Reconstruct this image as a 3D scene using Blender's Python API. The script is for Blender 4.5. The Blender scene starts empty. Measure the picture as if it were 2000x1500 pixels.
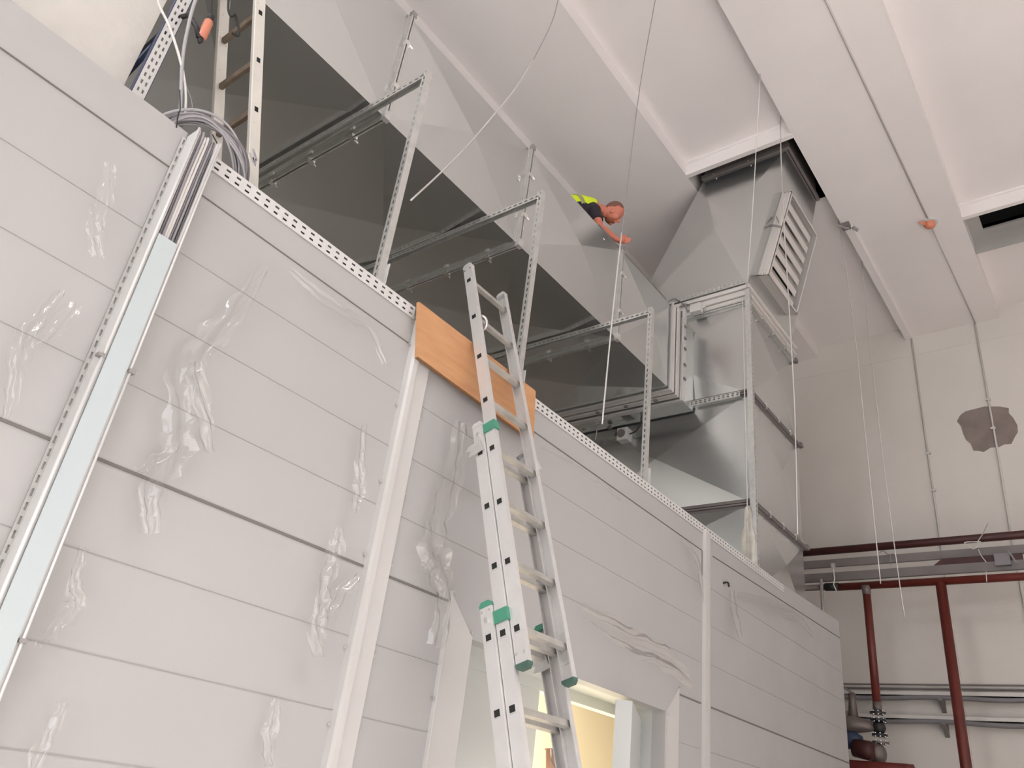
import bpy, bmesh, math, random
from mathutils import Vector, Matrix
random.seed(7)
sc = bpy.context.scene
COL = sc.collection
H = 1.5                                    # eye height of the camera above the floor; z below is measured from the eye

# ------------------------------------------------------------------ camera
cd = bpy.data.cameras.new('camera'); cam = bpy.data.objects.new('camera', cd); COL.objects.link(cam)
cd.sensor_fit = 'HORIZONTAL'; cd.sensor_width = 36.0; cd.lens = 36.0 * 1558.53 / 2000.0
cd.clip_start = 0.05; cd.clip_end = 200
Rw = Matrix(((0.59565393, -0.79445548, 0.11847741), (0.44635641, 0.20475209, -0.87111569), (0.66780413, 0.57176663, 0.47657168)))
right, down, fwd = Rw[0], Rw[1], Rw[2]
cam.matrix_world = Matrix(((right[0], -down[0], -fwd[0], 0), (right[1], -down[1], -fwd[1], 0), (right[2], -down[2], -fwd[2], H), (0, 0, 0, 1)))
sc.camera = cam

# ------------------------------------------------------------------ world, lights, exposure
w = bpy.data.worlds.new('world'); sc.world = w; w.use_nodes = True
w.node_tree.nodes['Background'].inputs[0].default_value = (0.80, 0.88, 1.0, 1)
w.node_tree.nodes['Background'].inputs[1].default_value = 0.6
sc.view_settings.view_transform = 'Standard'; sc.view_settings.look = 'None'
sc.view_settings.gamma = 1.0; sc.view_settings.use_curve_mapping = False
sc.view_settings.exposure = 0.0
try:
    sc.cycles.max_bounces = 10; sc.cycles.diffuse_bounces = 6; sc.cycles.transparent_max_bounces = 16
    sc.cycles.caustics_reflective = False; sc.cycles.caustics_refractive = False
except Exception: pass

def area(name, loc, aim, sx, sy, watts, col, spread=180):
    l = bpy.data.lights.new(name, 'AREA'); l.shape = 'RECTANGLE'; l.size = sx; l.size_y = sy; l.energy = watts; l.color = col; l.spread = math.radians(spread)
    o = bpy.data.objects.new(name, l); COL.objects.link(o); o.location = (loc[0], loc[1], loc[2] + H)
    d = Vector(aim) - Vector(loc); o.rotation_euler = d.to_track_quat('-Z', 'Y').to_euler()
    return o
# daylight entering by the high window band of the near wall, and by the open gate behind on the left
area('window_daylight', (3.2, -6.9, 4.2), (3.2, 0, 6.2), 11.0, 3.2, 40, (1.0, 0.945, 0.91))
area('overhead_fill', (-0.2, -3.0, 7.05), (-0.2, -3.0, 0), 8.8, 4.6, 1200, (1.0, 0.965, 0.965), 80)  # added fill under a closed ceiling, bounced off the floor to brighten it
area('gate_daylight', (-4.9, -1.6, 0.8), (4, 0.4, 2.6), 4.4, 4.4, 150, (0.93, 0.96, 1.0))
area('rear_fill', (-4.9, 3.6, 5.4), (4, 4.2, 6.0), 4.0, 2.2, 420, (0.95, 0.97, 1.0))  # added fill, brightens the ceiling and wall behind the duct
area('room_lamp', (5.0, 4.2, 1.95), (5.0, 4.2, -1), 1.6, 0.5, 420, (1.0, 0.93, 0.80))

# ------------------------------------------------------------------ materials
def srgb(r, g, b):
    f = lambda c: (c / 255 / 12.92) if c / 255 <= 0.04045 else ((c / 255 + 0.055) / 1.055) ** 2.4
    return (f(r), f(g), f(b), 1)
def mat(name, col, rough=0.6, metal=0.0, noise=0.0, nscale=6.0, bump=0.0, bscale=40.0, col2=None, spec=None, rnoise=0.0, stretch=None):
    m = bpy.data.materials.new(name); m.use_nodes = True; nt = m.node_tree; b = nt.nodes['Principled BSDF']
    b.inputs['Base Color'].default_value = col; b.inputs['Roughness'].default_value = rough; b.inputs['Metallic'].default_value = metal
    if spec is not None: b.inputs['Specular IOR Level'].default_value = spec
    tc = nt.nodes.new('ShaderNodeTexCoord'); src = tc.outputs['Object']
    if stretch:
        mp = nt.nodes.new('ShaderNodeMapping'); mp.inputs['Scale'].default_value = stretch
        nt.links.new(src, mp.inputs[0]); src = mp.outputs[0]
    if noise > 0 or col2:
        n = nt.nodes.new('ShaderNodeTexNoise'); n.inputs['Scale'].default_value = nscale; n.inputs['Detail'].default_value = 5
        nt.links.new(src, n.inputs['Vector'])
        mx = nt.nodes.new('ShaderNodeMix'); mx.data_type = 'RGBA'
        c2 = col2 if col2 else tuple(max(0, c * (1 - noise)) for c in col[:3]) + (1,)
        mx.inputs[6].default_value = col; mx.inputs[7].default_value = c2
        rp = nt.nodes.new('ShaderNodeValToRGB'); rp.color_ramp.elements[0].position = 0.35; rp.color_ramp.elements[1].position = 0.68
        nt.links.new(n.outputs['Fac'], rp.inputs[0]); nt.links.new(rp.outputs[0], mx.inputs[0]); nt.links.new(mx.outputs[2], b.inputs['Base Color'])
    if rnoise > 0:
        n2 = nt.nodes.new('ShaderNodeTexNoise'); n2.inputs['Scale'].default_value = 3.0; n2.inputs['Detail'].default_value = 3
        nt.links.new(src, n2.inputs['Vector'])
        mr = nt.nodes.new('ShaderNodeMapRange'); mr.inputs[1].default_value = 0.3; mr.inputs[2].default_value = 0.7
        mr.inputs[3].default_value = rough - rnoise; mr.inputs[4].default_value = rough + rnoise
        nt.links.new(n2.outputs['Fac'], mr.inputs[0]); nt.links.new(mr.outputs[0], b.inputs['Roughness'])
    if bump > 0:
        n3 = nt.nodes.new('ShaderNodeTexNoise'); n3.inputs['Scale'].default_value = bscale; n3.inputs['Detail'].default_value = 4
        nt.links.new(src, n3.inputs['Vector'])
        bp = nt.nodes.new('ShaderNodeBump'); bp.inputs['Strength'].default_value = bump; bp.inputs['Distance'].default_value = 0.01
        nt.links.new(n3.outputs['Fac'], bp.inputs['Height']); nt.links.new(bp.outputs[0], b.inputs['Normal'])
    return m
M = {}
M['panel'] = mat('sandwich_panel_white', (0.42, 0.415, 0.412, 1), 0.42, noise=0.04, nscale=1.2, rnoise=0.08)
M['trim'] = mat('white_trim', (0.54, 0.53, 0.515, 1), 0.38, noise=0.03, nscale=2)
M['joint'] = mat('joint_shadow_gap', (0.16, 0.15, 0.14, 1), 0.8)
M['ceiling'] = mat('painted_concrete_ceiling', (0.83, 0.79, 0.775, 1), 0.85, noise=0.05, nscale=0.8, bump=0.12, bscale=60)
M['wall'] = mat('painted_hall_wall', (0.70, 0.665, 0.62, 1), 0.85, noise=0.06, nscale=0.9, bump=0.2, bscale=50)
M['plaster'] = mat('rough_white_plaster', (0.68, 0.655, 0.615, 1), 0.9, noise=0.1, nscale=3, bump=0.5, bscale=14)
M['floor'] = mat('concrete_floor', (0.62, 0.585, 0.56, 1), 0.75, noise=0.15, nscale=1.5)
M['roof'] = mat('panel_roof_dark', (0.27, 0.25, 0.22, 1), 0.8, noise=0.2, nscale=2)  # darkened so the duct underside mirrors a dark roof, not dust
M['galv'] = mat('galvanised_sheet', (0.64, 0.655, 0.65, 1), 0.24, 0.95)
M['galv2'] = mat('galvanised_profile', (0.64, 0.64, 0.62, 1), 0.38, 0.7, noise=0.12, nscale=25)
M['alu'] = mat('brushed_aluminium', (0.66, 0.65, 0.64, 1), 0.42, 0.55, noise=0.06, nscale=8, rnoise=0.05)
M['whitemetal'] = mat('white_coated_steel', (0.62, 0.615, 0.605, 1), 0.4, 0.1)
M['lid'] = mat('tray_lid_pale_grey', (0.50, 0.56, 0.575, 1), 0.4, 0.2)
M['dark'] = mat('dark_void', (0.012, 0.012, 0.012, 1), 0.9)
M['green'] = mat('green_plastic', srgb(66, 134, 110), 0.45)
M['green_dark'] = mat('dark_green_rubber', srgb(62, 88, 78), 0.6)
M['rung'] = mat('dull_aluminium_rung', (0.58, 0.56, 0.52, 1), 0.42, 0.7, noise=0.2, nscale=14)
M['plywood'] = mat('plywood_orange', srgb(196, 148, 106), 0.6, noise=0.12, nscale=4, col2=srgb(184, 134, 94), stretch=(1, 1, 6))
M['plyedge'] = mat('plywood_edge', srgb(150, 112, 76), 0.7, noise=0.3, nscale=40)
M['red'] = mat('red_oxide_paint', srgb(102, 38, 30), 0.42, noise=0.25, nscale=6)
M['reddark'] = mat('dark_red_paint', srgb(66, 28, 25), 0.5, noise=0.25, nscale=6)
M['steelgrey'] = mat('grey_painted_steel', srgb(122, 116, 114), 0.55, noise=0.15, nscale=4)
M['pipegrey'] = mat('bare_steel_pipe', srgb(120, 110, 106), 0.5, 0.5, noise=0.2, nscale=5)
M['black'] = mat('black_rubber', (0.015, 0.015, 0.016, 1), 0.5)
M['cable'] = mat('grey_cable_sheath', (0.36, 0.35, 0.37, 1), 0.42)
M['cabledark'] = mat('dark_grey_cable', (0.20, 0.19, 0.20, 1), 0.5)
M['cablewhite'] = mat('white_cable', (0.66, 0.65, 0.63, 1), 0.45)
M['blue'] = mat('dark_blue_steel', srgb(44, 56, 84), 0.5)
M['orange'] = mat('orange_lamp_shade', srgb(204, 128, 104), 0.35, noise=0.1, nscale=20)
M['lampred'] = mat('orange_red_plastic', srgb(214, 134, 104), 0.4)
M['wire'] = mat('zinc_wire', (0.66, 0.65, 0.63, 1), 0.4, 0.6)
M['wiredark'] = mat('dull_steel_wire', (0.34, 0.32, 0.31, 1), 0.5, 0.5)
M['pvc'] = mat('white_pvc_conduit', (0.60, 0.58, 0.55, 1), 0.5)
M['mortar'] = mat('grey_mortar', srgb(142, 130, 124), 0.9, noise=0.2, nscale=5, bump=0.4, bscale=30)
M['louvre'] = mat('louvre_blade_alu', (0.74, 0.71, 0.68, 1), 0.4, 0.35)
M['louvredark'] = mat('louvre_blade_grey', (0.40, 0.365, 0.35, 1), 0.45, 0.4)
M['box'] = mat('light_grey_plastic', (0.62, 0.62, 0.60, 1), 0.4)
M['skin'] = mat('skin', srgb(196, 118, 96), 0.55, noise=0.1, nscale=20)
M['hair'] = mat('cropped_brown_hair', srgb(122, 84, 72), 0.8, noise=0.3, nscale=60)
M['beard'] = mat('ginger_stubble', srgb(142, 80, 56), 0.8, noise=0.3, nscale=60)
M['shirt'] = mat('black_tshirt', srgb(38, 32, 40), 0.85)
M['vest'] = mat('hi_vis_yellow', srgb(206, 228, 30), 0.6)
M['vestgrey'] = mat('reflective_tape', srgb(150, 150, 110), 0.4)
M['trousers'] = mat('dark_work_trousers', srgb(52, 54, 62), 0.85)
M['door'] = mat('pale_grey_door', (0.52, 0.54, 0.53, 1), 0.42, noise=0.03, nscale=3)
M['cream'] = mat('cream_room_wall', srgb(226, 214, 186), 0.8)
M['bucket'] = mat('brown_bucket', srgb(92, 60, 46), 0.6, noise=0.3, nscale=8)
M['motor'] = mat('dark_blue_motor', srgb(42, 58, 84), 0.45, noise=0.2, nscale=9)
M['chrome'] = mat('bright_bolt', (0.8, 0.8, 0.78, 1), 0.2, 1.0)
M['label'] = mat('paper_label', (0.78, 0.78, 0.76, 1), 0.6)
M['ink'] = mat('printed_ink', (0.12, 0.12, 0.12, 1), 0.7)
M['hatchgrey'] = mat('hatch_frame_grey', (0.42, 0.41, 0.39, 1), 0.7)
# paint-splattered aluminium of the old ladder
def splatter():
    m = mat('splattered_aluminium', (0.70, 0.68, 0.63, 1), 0.5, 0.25, noise=0.1, nscale=6)
    nt = m.node_tree; b = nt.nodes['Principled BSDF']
    v = nt.nodes.new('ShaderNodeTexVoronoi'); v.inputs['Scale'].default_value = 38
    n = nt.nodes.new('ShaderNodeTexNoise'); n.inputs['Scale'].default_value = 9
    tc = nt.nodes.new('ShaderNodeTexCoord'); nt.links.new(tc.outputs['Object'], v.inputs['Vector']); nt.links.new(tc.outputs['Object'], n.inputs['Vector'])
    r = nt.nodes.new('ShaderNodeValToRGB'); r.color_ramp.elements[0].position = 0.10; r.color_ramp.elements[1].position = 0.16
    r.color_ramp.elements[0].color = (1, 1, 1, 1); r.color_ramp.elements[1].color = (0, 0, 0, 1)
    r2 = nt.nodes.new('ShaderNodeValToRGB'); r2.color_ramp.elements[0].position = 0.5; r2.color_ramp.elements[1].position = 0.6
    mu = nt.nodes.new('ShaderNodeMath'); mu.operation = 'MULTIPLY'
    nt.links.new(v.outputs['Distance'], r.inputs[0]); nt.links.new(n.outputs['Fac'], r2.inputs[0]); nt.links.new(r.outputs[0], mu.inputs[0]); nt.links.new(r2.outputs[0], mu.inputs[1])
    mx = nt.nodes.new('ShaderNodeMix'); mx.data_type = 'RGBA'; src = b.inputs['Base Color'].links[0].from_socket
    nt.links.new(mu.outputs[0], mx.inputs[0]); nt.links.new(src, mx.inputs[6]); mx.inputs[7].default_value = (0.25, 0.2, 0.16, 1)
    nt.links.new(mx.outputs[2], b.inputs['Base Color']); return m
M['splat'] = splatter(); M['oldrung'] = mat('shaded_brown_rung', srgb(128, 112, 96), 0.6, noise=.3, nscale=20)  # rung brown paints in the shade on their undersides
def film_mat():
    m = bpy.data.materials.new('clear_plastic_film'); m.use_nodes = True; nt = m.node_tree; nt.nodes.remove(nt.nodes['Principled BSDF'])
    out = nt.nodes['Material Output']
    t = nt.nodes.new('ShaderNodeBsdfTransparent'); t.inputs[0].default_value = (0.975, 0.972, 0.965, 1)
    g = nt.nodes.new('ShaderNodeBsdfGlossy'); g.inputs['Roughness'].default_value = 0.12; g.inputs[0].default_value = (1, 1, 1, 1)
    d = nt.nodes.new('ShaderNodeBsdfDiffuse'); d.inputs[0].default_value = (0.8, 0.78, 0.74, 1)
    fr = nt.nodes.new('ShaderNodeFresnel'); fr.inputs[0].default_value = 1.16
    a = nt.nodes.new('ShaderNodeMixShader'); c = nt.nodes.new('ShaderNodeMixShader'); a.inputs[0].default_value = 0.04
    nt.links.new(t.outputs[0], a.inputs[1]); nt.links.new(d.outputs[0], a.inputs[2])
    ad = nt.nodes.new('ShaderNodeMath'); ad.operation = 'MULTIPLY_ADD'; ad.inputs[1].default_value = 0.5; ad.inputs[2].default_value = 0.07
    nt.links.new(fr.outputs[0], ad.inputs[0]); nt.links.new(ad.outputs[0], c.inputs[0]); nt.links.new(a.outputs[0], c.inputs[1]); nt.links.new(g.outputs[0], c.inputs[2])
    nt.links.new(c.outputs[0], out.inputs[0]); return m
M['film'] = film_mat()

# ------------------------------------------------------------------ builders
V = Vector
class MB:
    def __init__(s): s.v = []; s.f = []
    def add(s, vs, fs):
        n = len(s.v); s.v += [V(v) for v in vs]; s.f += [tuple(i + n for i in f) for f in fs]; return s
    def box(s, x0, x1, y0, y1, z0, z1):
        return s.add([(x0, y0, z0), (x1, y0, z0), (x1, y1, z0), (x0, y1, z0), (x0, y0, z1), (x1, y0, z1), (x1, y1, z1), (x0, y1, z1)],
                     [(0, 3, 2, 1), (4, 5, 6, 7), (0, 1, 5, 4), (1, 2, 6, 5), (2, 3, 7, 6), (3, 0, 4, 7)])
    def sweep(s, poly, p0, p1, u, v):           # 2D profile poly swept from p0 to p1, profile axes u, v
        p0, p1, u, v = V(p0), V(p1), V(u), V(v); n = len(poly)
        vs = [p0 + u * a + v * b for a, b in poly] + [p1 + u * a + v * b for a, b in poly]
        fs = [(i, (i + 1) % n, (i + 1) % n + n, i + n) for i in range(n)] + [tuple(range(n))[::-1], tuple(range(n, 2 * n))]
        return s.add(vs, fs)
    def bar(s, p0, p1, wu, wv, u=(0, 0, 1)):
        p0, p1 = V(p0), V(p1); d = (p1 - p0).normalized(); u = V(u); u = (u - d * u.dot(d)).normalized(); v = d.cross(u)
        a, b = wu / 2, wv / 2
        return s.sweep([(-a, -b), (a, -b), (a, b), (-a, b)], p0, p1, u, v)
    def tube(s, pts, r, seg=8, closed=False):
        pts = [V(p) for p in pts]; n = len(pts); rs = r if isinstance(r, (list, tuple)) else [r] * n
        ref = None; rings = []
        for i, p in enumerate(pts):
            if closed: t = (pts[(i + 1) % n] - pts[i - 1]).normalized()
            else: t = (pts[min(i + 1, n - 1)] - pts[max(i - 1, 0)]).normalized()
            if ref is None: ref = V((0, 0, 1)) if abs(t.z) < 0.9 else V((1, 0, 0))
            a = (ref - t * ref.dot(t)).normalized(); b = t.cross(a); ref = a
            rings.append([p + (a * math.cos(2 * math.pi * k / seg) + b * math.sin(2 * math.pi * k / seg)) * rs[i] for k in range(seg)])
        vs = [q for ring in rings for q in ring]; fs = []
        for i in range(n if closed else n - 1):
            j = (i + 1) % n
            for k in range(seg): fs.append((i * seg + k, i * seg + (k + 1) % seg, j * seg + (k + 1) % seg, j * seg + k))
        if not closed: fs += [tuple(range(seg))[::-1], tuple(range((n - 1) * seg, n * seg))]
        return s.add(vs, fs)
    def perf(s, o, u, v, L, W, n, rows, hl, hw, t, pitch=None):     # perforated strip: origin o, length axis u, width axis v, rows = list of row centres (0..W)
        o, u, v = V(o), V(u).normalized(), V(v).normalized(); nn = u.cross(v).normalized() * t
        pitch = pitch or L / n
        us = [0.0]
        for i in range(n): c = (i + .5) * pitch; us += [c - hl / 2, c + hl / 2]
        us.append(L); vs_ = [0.0]
        for r in rows: vs_ += [r - hw / 2, r + hw / 2]
        vs_.append(W); nu, nv = len(us), len(vs_)
        P = [o + u * a + v * b for a in us for b in vs_]; Q = [p + nn for p in P]
        idx = lambda i, j: i * nv + j; N = len(P); fs = []
        hole = lambda i, j: 0 <= i < nu - 1 and 0 <= j < nv - 1 and i % 2 == 1 and j % 2 == 1
        for i in range(nu - 1):
            for j in range(nv - 1):
                if hole(i, j):
                    q = [idx(i, j), idx(i + 1, j), idx(i + 1, j + 1), idx(i, j + 1)]
                    for a in range(4): b = (a + 1) % 4; fs.append((q[a], q[b], q[b] + N, q[a] + N))
                    continue
                fs.append((idx(i, j), idx(i, j + 1), idx(i + 1, j + 1), idx(i + 1, j)))
                fs.append(tuple(k + N for k in (idx(i, j), idx(i + 1, j), idx(i + 1, j + 1), idx(i, j + 1))))
        c = [idx(0, 0), idx(nu - 1, 0), idx(nu - 1, nv - 1), idx(0, nv - 1)]
        for a in range(4): b = (a + 1) % 4; fs.append((c[a], c[b], c[b] + N, c[a] + N))
        return s.add(P + Q, fs)
    def pyramid(s, a, b, c, d, out, depth):      # cross-broken sheet panel
        a, b, c, d = V(a), V(b), V(c), V(d); m = (a + b + c + d) / 4 + V(out) * depth
        return s.add([a, b, c, d, m], [(0, 1, 4), (1, 2, 4), (2, 3, 4), (3, 0, 4)])
    def ellip(s, c, r, seg=14, rings=8, rot=None):
        vs = []; c = V(c)
        for i in range(rings + 1):
            th = math.pi * i / rings
            for k in range(seg):
                ph = 2 * math.pi * k / seg; p = V((r[0] * math.sin(th) * math.cos(ph), r[1] * math.sin(th) * math.sin(ph), r[2] * math.cos(th)))
                if rot: p = rot @ p
                vs.append(c + p)
        fs = [(i * seg + k, (i + 1) * seg + k, (i + 1) * seg + (k + 1) % seg, i * seg + (k + 1) % seg) for i in range(rings) for k in range(seg)]
        return s.add(vs, fs)
    def build(s, name, m, parent=None, smooth=False, bevel=0.0, loc=None):
        me = bpy.data.meshes.new(name); o = bpy.data.objects.new(name, me)
        base = V((0, 0, 0))
        if parent is not None:
            base = V(parent['_b']); 
        elif loc is not None: base = V((loc[0], loc[1], loc[2] + H))
        me.from_pydata([tuple(v + V((0, 0, H)) - base) for v in s.v], [], s.f); me.update()
        bm = bmesh.new(); bm.from_mesh(me)
        if smooth: bmesh.ops.remove_doubles(bm, verts=bm.verts, dist=1e-5)
        bmesh.ops.recalc_face_normals(bm, faces=bm.faces)
        bm.to_mesh(me); bm.free()
        if smooth:
            for p in me.polygons: p.use_smooth = True
        if m: me.materials.append(M[m] if isinstance(m, str) else m)
        COL.objects.link(o)
        if parent is not None: o.parent = parent
        else: o.location = base
        o['_b'] = tuple(base)
        if bevel > 0:
            b = o.modifiers.new('bevel', 'BEVEL'); b.width = bevel; b.segments = 2; b.limit_method = 'ANGLE'
        return o
def tag(o, label=None, cat=None, group=None, kind=None):
    if label: o['label'] = label
    if cat: o['category'] = cat
    if group: o['group'] = group
    if kind: o['kind'] = kind
    return o
def thing(name, loc, label, cat, group=None):
    o = bpy.data.objects.new(name, None); COL.objects.link(o); o.location = (loc[0], loc[1], loc[2] + H)
    o['_b'] = (loc[0], loc[1], loc[2] + H); o.empty_display_size = 0.05
    return tag(o, label, cat, group)
def single(name, mb, m, loc, label, cat, group=None, **k):
    return tag(mb.build(name, m, None, loc=loc, **k), label, cat, group)
def struct(name, mb, m, parent=None, **k):
    o = mb.build(name, m, parent, **k)
    if parent is None: o['kind'] = 'structure'
    return o
def smoothpts(pts, n=6):
    pts = [V(p) for p in pts]; out = []
    for i in range(len(pts) - 1):
        p0, p1, p2, p3 = pts[max(i - 1, 0)], pts[i], pts[i + 1], pts[min(i + 2, len(pts) - 1)]
        for k in range(n):
            t = k / n; out.append(0.5 * ((2 * p1) + (p2 - p0) * t + (2 * p0 - 5 * p1 + 4 * p2 - p3) * t * t + (3 * p1 - p0 - 3 * p2 + p3) * t ** 3))
    out.append(pts[-1]); return out

# ================================================================== HALL SHELL
XF, XR, YB, YN = 11.6, -5.0, 7.2, -7.0
struct('floor', MB().box(XR - .2, XF + .2, YN - .2, YB + .2, -1.7, -1.5), 'floor')
cl = MB()
Z1, Z2 = 7.24, 7.43
# low slab strips (underside z 7.24) and recesses between the ribs (z 7.43)
cl.box(XR, XF, 0.81, 2.10, Z1, 7.7)
cl.box(XR, XF, 3.42, 4.78, Z1, 7.7)
cl.box(XR, XF, 4.78, 5.2, 7.10, 7.7); cl.box(XR, XF, 5.2, YB, Z1, 7.7)
cl.box(XR, 6.80, 2.10, 3.42, Z2, 7.7); cl.box(8.12, XF, 2.10, 3.42, Z2, 7.7)
cl.box(6.74, 6.80, 2.10, 3.42, Z1 - .01, Z2)                     # trimmer in front of the duct opening
cl.box(XR, 9.14, -0.6, 0.81, Z2, 7.7); cl.box(9.95, XF, -0.6, 0.81, Z2, 7.7)
cl.box(9.08, 9.14, -0.6, 0.81, Z1 - .01, Z2)
y = -0.6
for k in range(3):
    cl.box(XR, XF, y - 1.3, y, Z1, 7.7); cl.box(XR, XF, y - 2.6, y - 1.3, Z2, 7.7); y -= 2.6
struct('ceiling', cl, 'ceiling')
# upper edges of the two openings catch the light as a thin lip
struct('trim_1', MB().box(6.715, 6.74, 2.10, 3.42, Z2 - .03, Z2).box(9.055, 9.08, -0.6, 0.81, Z2 - .03, Z2), 'ceiling')
struct('trim_2', MB().box(9.14, 11.6, 1.985, 2.085, Z1 - .035, Z1).box(8.60, 9.14, 1.985, 2.085, Z1 - .035, Z1), 'ceiling')   # shallow duct cover along the rib
# dark shafts above the openings
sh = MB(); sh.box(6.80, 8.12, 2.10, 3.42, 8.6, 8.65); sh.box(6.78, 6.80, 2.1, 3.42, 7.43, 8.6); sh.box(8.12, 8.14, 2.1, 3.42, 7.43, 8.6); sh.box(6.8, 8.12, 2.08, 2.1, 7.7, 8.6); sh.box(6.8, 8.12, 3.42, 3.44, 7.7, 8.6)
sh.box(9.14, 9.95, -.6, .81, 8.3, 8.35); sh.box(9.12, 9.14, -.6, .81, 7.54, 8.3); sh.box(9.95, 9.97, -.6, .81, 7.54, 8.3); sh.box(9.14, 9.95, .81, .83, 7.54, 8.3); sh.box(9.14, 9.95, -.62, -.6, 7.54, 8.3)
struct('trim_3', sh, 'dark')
struct('wall_right', MB().box(XF, XF + .2, YN, YB, -1.5, 7.7), 'wall')
struct('trim_4', MB().box(XF - .006, XF, YN, YB, 6.915, 6.93), 'wall')
struct('wall_back', MB().box(XR, XF, YB, YB + .2, -1.5, 7.7), 'wall')
nw = MB().box(XR, XF, YN - .2, YN, -1.5, 2.5).box(XR, XF, YN - .2, YN, 5.9, 7.7).box(XR, -2.4, YN - .2, YN, 2.5, 5.9).box(8.8, XF, YN - .2, YN, 2.5, 5.9)
struct('wall_near', nw, 'wall')
wf = MB()
for i in range(9): x = -2.4 + i * 1.4; wf.box(x - .03, x + .03, YN - .12, YN - .06, 2.5, 5.9)
for z in (2.5, 4.2, 5.86): wf.box(-2.4, 8.8, YN - .12, YN - .06, z - .03, z + .03)
struct('window_1', wf, 'whitemetal')
lw = MB().box(XR - .2, XR, YN, -3.9, -1.5, 7.7).box(XR - .2, XR, .7, 1.6, -1.5, 7.7).box(XR - .2, XR, -3.9, .7, 3.1, 7.7).box(XR - .2, XR, 1.6, 5.6, -1.5, 4.3).box(XR - .2, XR, 1.6, 5.6, 6.5, 7.7).box(XR - .2, XR, 5.6, YB, -1.5, 7.7)
struct('wall_left', lw, 'wall')
struct('window_2', MB().box(XR - .12, XR - .06, 3.57, 3.63, 4.3, 6.5).box(XR - .12, XR - .06, 1.6, 5.6, 5.37, 5.43), 'whitemetal')
# hatch in the right-hand recess: grey frame around a black opening
hf = MB().box(9.14, 9.30, -.6, .81, 7.50, 7.53).box(9.80, 9.95, -.6, .81, 7.50, 7.53).box(9.30, 9.80, .66, .81, 7.50, 7.53)
hf.box(9.93, 9.95, -.6, .81, 7.26, 7.5)
struct('trim_5', hf, 'hatchgrey')
# plastered pier rising from the cabin roof at the far left
struct('trim_6', MB().box(-2.6, 0.742, 3.1, 3.9, 2.1, 7.24), 'plaster')

# ================================================================== PANEL CABIN
D = 2.70
wp = MB()
def bay(x0, x1, zt0, zt1, z0=-1.5):               # one bay of the cladding: front skin, slightly tapering top, thickness 0.1
    wp.add([(x0, D, z0), (x1, D, z0), (x1, D, zt1), (x0, D, zt0), (x0, D + .1, z0), (x1, D + .1, z0), (x1, D + .1, zt1), (x0, D + .1, zt0)],
           [(0, 1, 2, 3), (7, 6, 5, 4), (0, 4, 5, 1), (1, 5, 6, 2), (2, 6, 7, 3), (3, 7, 4, 0)])
bay(-3.0, 0.93, 2.27, 2.285); bay(0.93, 1.06, 2.2, 2.2); bay(1.06, 3.105, 2.205, 2.205)
bay(3.105, 5.185, 2.205, 2.205, 0.765); bay(5.185, 5.77, 2.205, 2.205); bay(5.77, 9.17, 2.215, 2.335)
wfnt = struct('wall_front', wp, 'panel')
struct('wall_end', MB().box(9.08, 9.17, D + .1, 5.3, -1.5, 2.2), 'panel')
# door reveal (deep)
rv = MB().box(3.0, 3.105, D + .1, 3.06, -1.5, .8).box(5.185, 5.29, D + .1, 3.06, -1.5, .8).box(3.0, 5.29, D + .1, 3.06, .765, .8)
struct('trim_7', rv, 'door')
struct('wall_top', MB().box(-3.0, 9.08, D + .1, 5.3, 2.05, 2.1), 'roof')
# grooves between the panels: wide joints and fine ribs
jn = MB()
def groove(x0, x1, za, zb, h, d=.004):
    jn.add([(x0, D - d, za - h / 2), (x1, D - d, zb - h / 2), (x1, D - d, zb + h / 2), (x0, D - d, za + h / 2), (x0, D, za - h / 2), (x1, D, zb - h / 2), (x1, D, zb + h / 2), (x0, D, za + h / 2)],
           [(0, 1, 2, 3), (0, 4, 5, 1), (2, 6, 7, 3), (1, 5, 6, 2), (3, 7, 4, 0)])
groove(-3, .915, 2.065, 2.085, .006); groove(1.035, 2.32, 2.065, 2.055, .005); groove(2.47, 5.72, 2.055, 2.05, .007); groove(5.93, 9.165, 2.065, 2.155, .008)
groove(-3, .92, .893, .897, .011); groove(1.035, 2.32, .897, .90, .011); groove(2.47, 2.9, .90, .90, .011); groove(5.36, 5.72, .905, .905, .011); groove(5.9, 9.165, .905, .912, .011)
groove(5.725, 5.732, 1.95, 1.95, .2)
struct('trim_8', jn, 'joint')
fr = MB()
def rib(x0, x1, z):
    fr.box(x0, x1, D - .0025, D, z - .0013, z + .0013)
for z in (1.775, 1.485, 1.19): rib(-3, .915, z); rib(1.035, 2.32, z); rib(2.47, 5.72, z)
for z in (1.79, 1.50, 1.21): rib(5.82, 9.165, z)
for z in (.60, .305, .01): rib(-3, .915, z); rib(1.035, 2.32, z); rib(2.47, 2.9, z); rib(5.36, 5.72, z); rib(5.82, 9.165, z)
M['ribgrey'] = mat('fine_rib_grey', (0.33, 0.325, 0.32, 1), 0.7)
struct('trim_9', fr, 'ribgrey')
# vertical cover strips
pil = MB().sweep([(2.318, D), (2.322, D - .03), (2.33, D - .045), (2.36, D - .045), (2.372, D - .022), (2.462, D - .022), (2.47, D - .012), (2.47, D)], (0, 0, -1.5), (0, 0, 2.2), (1, 0, 0), (0, 1, 0))
struct('trim_10', pil, 'trim')
struct('trim_11', MB().sweep([(5.742, D), (5.744, D - .03), (5.80, D - .03), (5.81, D - .012), (5.87, D - .008), (5.87, D)], (0, 0, -1.5), (0, 0, 2.23), (1, 0, 0), (0, 1, 0)), 'trim')
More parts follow.
